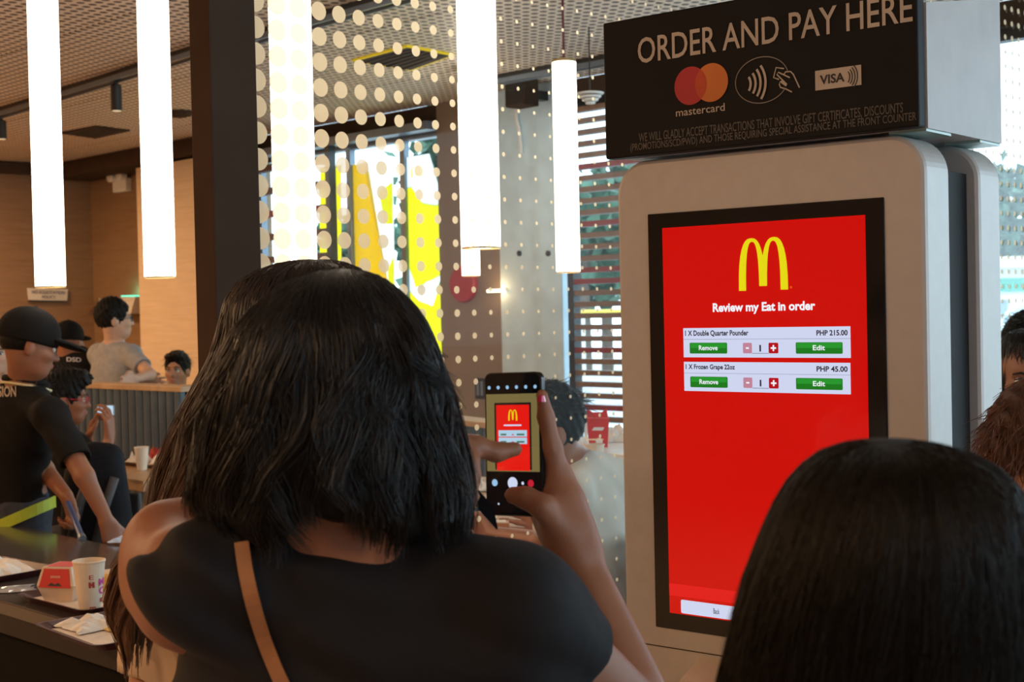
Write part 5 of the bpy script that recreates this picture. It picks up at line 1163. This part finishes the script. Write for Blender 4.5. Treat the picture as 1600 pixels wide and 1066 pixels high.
def pr(nm, x0, x1, y0, y1, m, dz=0.0): return MB().quad(FPH(x0, y0, 0.0048 + dz), FPH(x1, y0, 0.0048 + dz), FPH(x1, y1, 0.0048 + dz), FPH(x0, y1, 0.0048 + dz)).make(nm, m, dis)
S_tan = screen_mat('phone_tan', (118, 104, 62)); S_redp = screen_mat('phone_red', (225, 26, 18)); S_ic = screen_mat('phone_icon', (150, 190, 225)); S_pb = screen_mat('phone_dark', (22, 20, 18))
X_ = 0.0365
pr('viewfinder', -X_, X_, -0.031, 0.057, S_tan)
pr('kiosk_bezel_image', -0.025, 0.026, -0.029, 0.047, S_pb, 0.0001); pr('kiosk_screen_image', -0.0225, 0.0235, -0.030, 0.0445, S_redp, 0.0002)
MB().poly([FPH(-0.0055 + 0.0125 * x, 0.0265 + 0.0125 * y, 0.0051) for x, y in A]).make('arch_image', S_yel, dis)
pr('title_image', -0.012, 0.0125, 0.0205, 0.0222, S_card, 0.0003)
S_pale = screen_mat('phone_pale_blue', (170, 205, 225)); S_gt = screen_mat('phone_green', (70, 110, 90))
for y in (0.0085, 0.0002):
    pr('card_image', -0.0195, 0.0200, y, y + 0.0072, S_pale, 0.0003)
    for x0, x1 in ((-0.0165, -0.0085), (0.006, 0.0165)): pr('button_image', x0, x1, y + 0.0014, y + 0.0034, S_gt, 0.0004)
    pr('count_image', -0.001, 0.002, y + 0.0014, y + 0.003, screen_mat('phone_pink', (190, 110, 130)), 0.0004)
for i in range(6):
    x = -0.032 + i * 0.0128; MB().add([FPH(x + 0.0022 * math.cos(a), 0.0645 + 0.0022 * math.sin(a), 0.0049) for a in np.linspace(0, 2 * math.pi, 8 + i % 3, endpoint=False)], [tuple(range(8 + i % 3))]).make('icon', S_ic, dis)
def pdisc(nm, x, y, r, m, dz=0.0001): MB().add([FPH(x + r * math.cos(a), y + r * math.sin(a), 0.0048 + dz) for a in np.linspace(0, 2 * math.pi, 20, endpoint=False)], [tuple(range(20))]).make(nm, m, dis)
pdisc('gallery_icon', -0.026, -0.044, 0.004, S_ic); pdisc('shutter_button', -0.001, -0.044, 0.0068, S_card); pdisc('record_button', 0.024, -0.044, 0.0042, screen_mat('phone_rec', (190, 30, 50))); pdisc('mode_icon', 0.013, -0.044, 0.0018, S_card); pdisc('home_dot', -0.021, -0.068, 0.0012, S_card)

# --- second woman behind her: long dark hair with brown ends, beige blouse
hc3 = at(478, 574, 1.79)
M_ombre = mat('hair_dark_to_brown', (0.03, 0.015, 0.01), rough=0.4, spec=0.5)
nt = M_ombre.node_tree; geo = nt.nodes.new('ShaderNodeNewGeometry'); sx = nt.nodes.new('ShaderNodeSeparateXYZ'); mr = nt.nodes.new('ShaderNodeMapRange'); rmp = nt.nodes.new('ShaderNodeValToRGB')
nt.links.new(geo.outputs['Position'], sx.inputs[0]); nt.links.new(sx.outputs['Z'], mr.inputs['Value']); mr.inputs['From Min'].default_value = 1.15; mr.inputs['From Max'].default_value = 1.6; nt.links.new(mr.outputs[0], rmp.inputs['Fac'])
rmp.color_ramp.elements[0].color = (0.14, 0.068, 0.038, 1); rmp.color_ramp.elements[1].color = (0.016, 0.008, 0.006, 1); rmp.color_ramp.elements[0].position = 0.2; rmp.color_ramp.elements[1].position = 0.75
nt.links.new(rmp.outputs['Color'], nt.nodes['Principled BSDF'].inputs['Base Color'])
w3, s3, _, J3 = figure('woman in beige blouse with long dark hair behind the woman in black', hc3, 20, hpitch=5, skin=SK1, shirt=C_beige, h=0.008, J=dict(nb=at(455, 790, 1.86), sh=(at(270, 880, 1.88), at(600, 870, 1.90))), body_yaw=10, w=1.15, sleeve=0.5)
long_hair(w3, [(407, 460, 515), (411, 436, 538), (420, 408, 560), (436, 378, 578), (465, 356, 592), (500, 346, 600), (540, 340, 606), (580, 322, 590), (620, 302, 560), (660, 284, 530), (700, 270, 500), (745, 252, 450), (790, 240, 420), (830, 222, 390), (880, 190, 320), (930, 174, 265), (970, 176, 240), (992, 196, 232)], 1.765,
          [0.02, 0.045, 0.07, 0.09, 0.105, 0.11, 0.11, 0.105, 0.1, 0.095, 0.09, 0.085, 0.08, 0.075, 0.07, 0.06, 0.05, 0.045, 0.04], face_yaw=20, gap=0.7, gap_y=520, n=4200, m_base=M_ombre, m=M_ombre, r=0.0011, fly=0.018, hem=0.10, seed=9, wave=0.10, clump=90)

# --- girl with black hair, nearest, at the right
hcK = at(1398, 990, 0.94)
kid, sk, _, JK = figure('girl with straight black hair, nearest, before the red screen', hcK, -12, hpitch=6, skin=SK1, shirt=mat('navy_cotton', (0.03, 0.035, 0.06), rough=0.85), h=0.008, s=0.92, shw=0.15, w=0.9)
M_kidhair = mat('hair_brown_black', (0.006, 0.0045, 0.003), rough=0.45, noise=0.3, scale=20, spec=0.2)
long_hair(kid, [(689, 1350, 1425), (695, 1318, 1468), (708, 1282, 1515), (728, 1256, 1550), (755, 1232, 1578), (785, 1214, 1596), (820, 1198, 1610), (860, 1182, 1622), (905, 1166, 1634), (955, 1152, 1642), (1010, 1140, 1650), (1070, 1126, 1656), (1140, 1120, 1660), (1230, 1125, 1650)], 0.92,
          [0.02, 0.042, 0.062, 0.076, 0.086, 0.092, 0.096, 0.098, 0.098, 0.096, 0.093, 0.09, 0.088, 0.085], face_yaw=-12, gap=0.8, gap_y=930, n=7000, m_base=H_blackbase, m=M_kidhair, r=0.0005, fly=0.006, hem=0.06, seed=5)
# --- brown-haired child at the right edge
hcB = at(1640, 745, 1.9)
bk, _, _, _ = figure('child with messy reddish brown hair beside the kiosk, half in view', hcB, -40, skin=SK1, shirt=mat('plum_cotton', (0.12, 0.05, 0.06), rough=0.85), h=0.01, s=0.95, shw=0.15, w=0.9)
M_auburn = mat('hair_auburn', (0.10, 0.035, 0.018), rough=0.4, noise=0.4, scale=30)
short_hair(bk, hcB, hframe(-40), 1.0, mat('hair_auburn_base', (0.05, 0.02, 0.012), rough=0.6, bump=0.4), seed=4, strands_n=0, wild=1.6)
q = RNG.normal(0, 1, (1500, 3)); q[:, 2] = np.abs(q[:, 2]) - 0.2; q /= np.linalg.norm(q, axis=1)[:, None]
tt_ = np.linspace(0, 1, 6)[None, :, None]; Pq = np.array(hcB) + np.array([0, 0, 0.03]) + (q * np.array([0.086, 0.104, 0.108]))[:, None] + (q * 0.014)[:, None] * tt_ * RNG.uniform(0.2, 1, (1500, 1, 1)) + (RNG.normal(0, 0.011, (1500, 1, 3)) + np.array([0, 0, -0.03])) * tt_ ** 1.5
strand_mesh('hair_strands', Pq, 0.0009, M_auburn, bk)
# --- woman whose face shows past the kiosk
hcR = at(1600, 592, 4.2); fR = hframe(188, 6)
rw, _, _, _ = figure('woman facing the room past the kiosk edge, half her face in view', hcR, 188, hpitch=6, skin=SK2, shirt=mat('olive_cotton', (0.12, 0.10, 0.06), rough=0.85), h=0.006, shw=0.16, w=0.95)
face_parts(rw, hcR, fR)
long_hair(rw, [(514, 1590, 1622), (520, 1575, 1638), (535, 1565, 1648), (560, 1560, 1654), (600, 1556, 1658), (650, 1554, 1660), (720, 1556, 1660), (760, 1560, 1652)], 4.21, [0.03, 0.085, 0.108, 0.11, 0.10, 0.085], face_yaw=188, gap=0.85, gap_y=540, n=1500, r=0.0012, fly=0.01, seed=8)
hcD = at(1614, 548, 5.0); dk, _, _, _ = figure('dark-haired person behind the woman past the kiosk, only hair in view', hcD, 60, skin=SK1, shirt=C_crew, h=0.012)
short_hair(dk, hcD, hframe(60), 1.05, seed=12, h=0.008, strands_n=200)

# --- crew member in a black cap wiping the table
hcC = at(46, 540, 5.3); fC = hframe(62, 16)
hand_r = at(172, 826, 5.02)
crew, cs_, _, JC = figure('crew member in black cap and polo leaning over the dark table', hcC, 62, hpitch=16, body_yaw=48, lean=(-0.09, 0.13), skin=SK2, shirt=C_crew, h=0.0065, w=1.12, shw=0.19, sleeve=0.72,
    J=dict(nb=at(36, 604, 5.36), sh=(at(10, 640, 5.58), at(78, 650, 5.18))), arms=((at(70, 735, 5.45), at(104, 775, 5.25)), (at(132, 745, 5.05), at(166, 812, 5.03))),
    hands=((V3((0.3, -0.1, -0.95)), V3((-0.5, -0.8, 0.1)), V3((0.6, -0.6, 0)), (0.9, 1.0, 1.0, 1.0)), (V3((0.25, 0.1, -0.96)), V3((-0.6, 0.7, 0)), V3((0.7, 0.6, 0)), (0.7, 0.8, 0.9, 0.9))), trousers=C_denim)
cap_hat(crew, hcC, fC, 1.03); face_parts(crew, hcC, fC); collar(crew, JC, mat('pale_piping', (0.62, 0.52, 0.28)), 0.074, 0.02)
S_ = SDF(); S_.ell(hcC + (fC[1] * -0.022 + fC[2] * 0.02) * 1.0, (0.0755, 0.0945, 0.085), fC); S_.ell(hcC + fC[1] * 0.12 - fC[2] * 0.05, (0.12, 0.115, 0.14), fC, 0.01, True); S_.ell(hcC - fC[2] * 0.19, (0.2, 0.2, 0.17), fC, 0.01, True)
for x_ in (-1, 1): S_.ell(hcC + fC[0] * (x_ * 0.085) - fC[2] * 0.02, (0.03, 0.026, 0.045), fC, 0.006, True)
solid('hair', S_, 0.005, H_blackbase, crew)
print_on('VISION', cs_, -14, 604, 25, 621, mat('shirt_print_grey', (0.36, 0.29, 0.23)), bold=0.02, skew=-1)
pz_ = JC['pel']; R_, F_ = JC['R'], JC['F']
ring = [V3((pz_.x, pz_.y, at(40, 822, 5.3).z)) + R_ * (0.205 * math.cos(a)) + F_ * (0.140 * math.sin(a)) + BZ * (0.40 * (R_.x * 0.205 * math.cos(a) + F_.x * 0.14 * math.sin(a))) for a in np.linspace(0, 2 * math.pi, 33)]
mb = MB(); n = 32
mb.add([p + BZ * d_ for d_ in (-0.022, 0.022) for p in ring[:32]], [(k, (k + 1) % n, n + (k + 1) % n, n + k) for k in range(n)]); o = mb.make('apron_band', C_lime, crew); md = o.modifiers.new('thickness', 'SOLIDIFY'); md.thickness = 0.006
# things in the crew member's hands
a, b = at(106, 786, 5.2), at(127, 838, 5.0)
t = thing('squeegee', 'blue-handled wiping tool held over the far table edge', 'tool', b); MB().tube([a, b], 0.011, 10).make('handle', mat('blue_plastic', (0.06, 0.09, 0.25), rough=0.4), t); MB().tube([b, b + (b - a) * 0.08], 0.014, 10).make('tip', M_alu, t)
q0 = ground(182, 848, 0.756); crumple('small pale blue cloth under the crew member’s hand on the table', q0 + BV * 0.03, 0.10, 0.07, 0.02, mat('pale_blue_cloth', (0.45, 0.58, 0.80), rough=0.8), 88, 'wiping_cloth', 'cloth')
# --- second crew member in the back
hc2 = at(108, 535, 8.95); f2 = hframe(12, 5)
c2_, cs2, _, J2 = figure('crew member in black cap and polo standing with back turned by the booth', hc2, 20, hpitch=5, body_yaw=8, skin=SK2, shirt=C_crew, h=0.009, w=1.05, J=dict(nb=at(113, 550, 8.97)))
cap_hat(c2_, hc2, f2, 1.0, 0.008); collar(c2_, J2, mat('pale_lime_piping', (0.55, 0.60, 0.30)), 0.07, 0.02)
print_on('DSD', cs2, 104, 558, 127, 565, mat('shirt_print_pale', (0.5, 0.5, 0.55)), bold=0.02, skew=1)
# --- man in a grey T-shirt
hcG = at(179, 500, 8.7); fG = hframe(70, 0)
gm_, gs, _, JG = figure('man in grey T-shirt with glasses, arms crossed, standing behind the booth', hcG, 70, body_yaw=38, skin=SK3, shirt=C_grey, h=0.008, w=1.15, shw=0.17, sleeve=0.62, J=dict(nb=at(178, 540, 8.75)),
    arms=((at(215, 590, 9.0), at(235, 596, 8.85)), (at(234, 585, 8.45), at(212, 592, 8.35))), trousers=C_denim)
short_hair(gm_, hcG, fG, 1.04, seed=6, h=0.007, strands_n=250); face_parts(gm_, hcG, fG); glasses(gm_, hcG, fG, M_dark)
# --- seated man facing us
hcS = at(277, 580, 9.6); fS = hframe(187, 0)
sm, _, _, _ = figure('man seated behind the booth rail, facing us with short black hair', hcS, 187, seat=0.47, skin=SK1, shirt=C_trouser, h=0.008)
short_hair(sm, hcS, fS, 1.02, seed=7, h=0.007, quiff=0.6, strands_n=200); face_parts(sm, hcS, fS)
# --- man in red glasses filming with a phone
hcF = at(103, 624, 6.8); fF = hframe(78, 6)
fm, _, _, JF = figure('seated man in red-rimmed glasses holding a phone up by the booth', hcF, 78, seat=0.46, hpitch=6, body_yaw=55, skin=SK2, shirt=C_crew, h=0.0065, sleeve=0.55, J=dict(sh=(at(75, 690, 7.0), at(112, 694, 6.65))),
    arms=((at(112, 735, 6.9), at(138, 688, 6.72)), (at(163, 728, 6.5), at(171, 684, 6.55))), hands=((V3((0.25, -0.1, 0.95)), V3((0.9, 0.3, -0.2)), V3((0.2, -0.9, 0)), (0.5, 0.6, 0.7, 0.8)), (V3((0.0, 0.0, 1)), V3((-0.9, 0.3, 0.2)), V3((0.2, 0.95, 0)), (0.6, 0.7, 0.8, 0.9))))
short_hair(fm, hcF, fF, 1.05, seed=8, quiff=1.1, strands_n=500, wild=1.5, h=0.006); face_parts(fm, hcF, fF); glasses(fm, hcF, fF, mat('red_rims', (0.5, 0.03, 0.05), rough=0.3))
c = at(166, 640, 6.6); fx = lambda x, y, z: c + V3((0.93, -0.3, 0.0)) * x + V3((0.3, 0.93, 0)) * y + BZ * z
t = thing('smartphone', 'pale phone held sideways by the man in red-rimmed glasses', 'phone', c - BZ * 0.03)
MB().box(fx, -0.05, 0.045, -0.004, 0.004, -0.03, 0.022, 0.003).make('body', M_alu, t); MB().box(fx, -0.046, 0.041, -0.006, -0.004, -0.026, 0.018).make('display', screen_mat('far_phone_display', (190, 215, 235)), t)
# --- man at the left edge
hcE = at(-6, 552, 7.6); fE = hframe(165, 5)
em, _, _, JE = figure('man in white shirt beyond the capped crew member, cut by the left edge', hcE, 165, hpitch=5, seat=0.62, skin=SK3, shirt=C_white, h=0.009)
short_hair(em, hcE, fE, 1.02, seed=9, h=0.008, strands_n=0); face_parts(em, hcE, fE)
for J_, zz_, lab in ((JE, 0.62, 'dark round stool under the man in white shirt at the hall edge'), (JF, 0.46, 'dark round stool under the man in red-rimmed glasses')):
    b_ = V3((J_['pel'].x, J_['pel'].y, 0)); t = thing('stool', lab, 'stool', b_)
    MB().lathe(b_, [(0.17, zz_ - 0.045), (0.18, zz_ - 0.03), (0.18, zz_ - 0.012), (0.16, zz_ - 0.004)], 24).make('seat', M_darkwood, t)
    MB().lathe(b_, [(0.19, 0), (0.19, 0.015), (0.03, 0.03), (0.03, zz_ - 0.045)], 20).make('pedestal', M_dark, t)
# --- man in white T-shirt seated beyond the glass
hcT = at(856, 672, 4.40); fT = hframe(-108, 10, 0)
wm, ws, _, JT = figure('man in white T-shirt seated beyond the dotted glass, seen from behind', hcT, -108, seat=0.46, hpitch=10, body_yaw=-55, skin=SK2, shirt=C_white, h=0.0065, w=1.15, J=dict(nb=at(896, 722, 4.45), pel=at(960, 960, 4.55), sh=(at(895, 770, 4.33), at(975, 750, 4.58))),
    arms=((at(850, 850, 4.40), at(770, 835, 4.65)), (at(950, 850, 4.85), at(860, 832, 5.0))), sleeve=0.75, s=1.06, neckcut=0.06)
short_hair(wm, hcT, fT, 1.10, seed=10, strands_n=700, wild=0.8, h=0.006)
t = thing('dining_chair', 'chair under the man in white beyond the glass', 'chair', V3((JT['pel'].x, JT['pel'].y, 0)))
cz_ = JT['pel']; fc = lambda x, y, z: V3((cz_.x, cz_.y, 0)) + JT['R'] * x + JT['F'] * y + BZ * z
MB().box(fc, -0.2, 0.2, -0.2, 0.22, 0.40, 0.435, 0.01).make('seat', M_darkwood, t); MB().box(fc, -0.2, 0.2, -0.235, -0.21, 0.55, 0.82, 0.008).make('backrest', M_darkwood, t)
for x in (-0.18, 0.18):
    MB().tube([fc(x, -0.22, 0), fc(x, -0.22, 0.82)], 0.013, 8).make('leg', M_dark, t); MB().tube([fc(x, 0.2, 0), fc(x, 0.2, 0.41)], 0.013, 8).make('leg', M_dark, t)
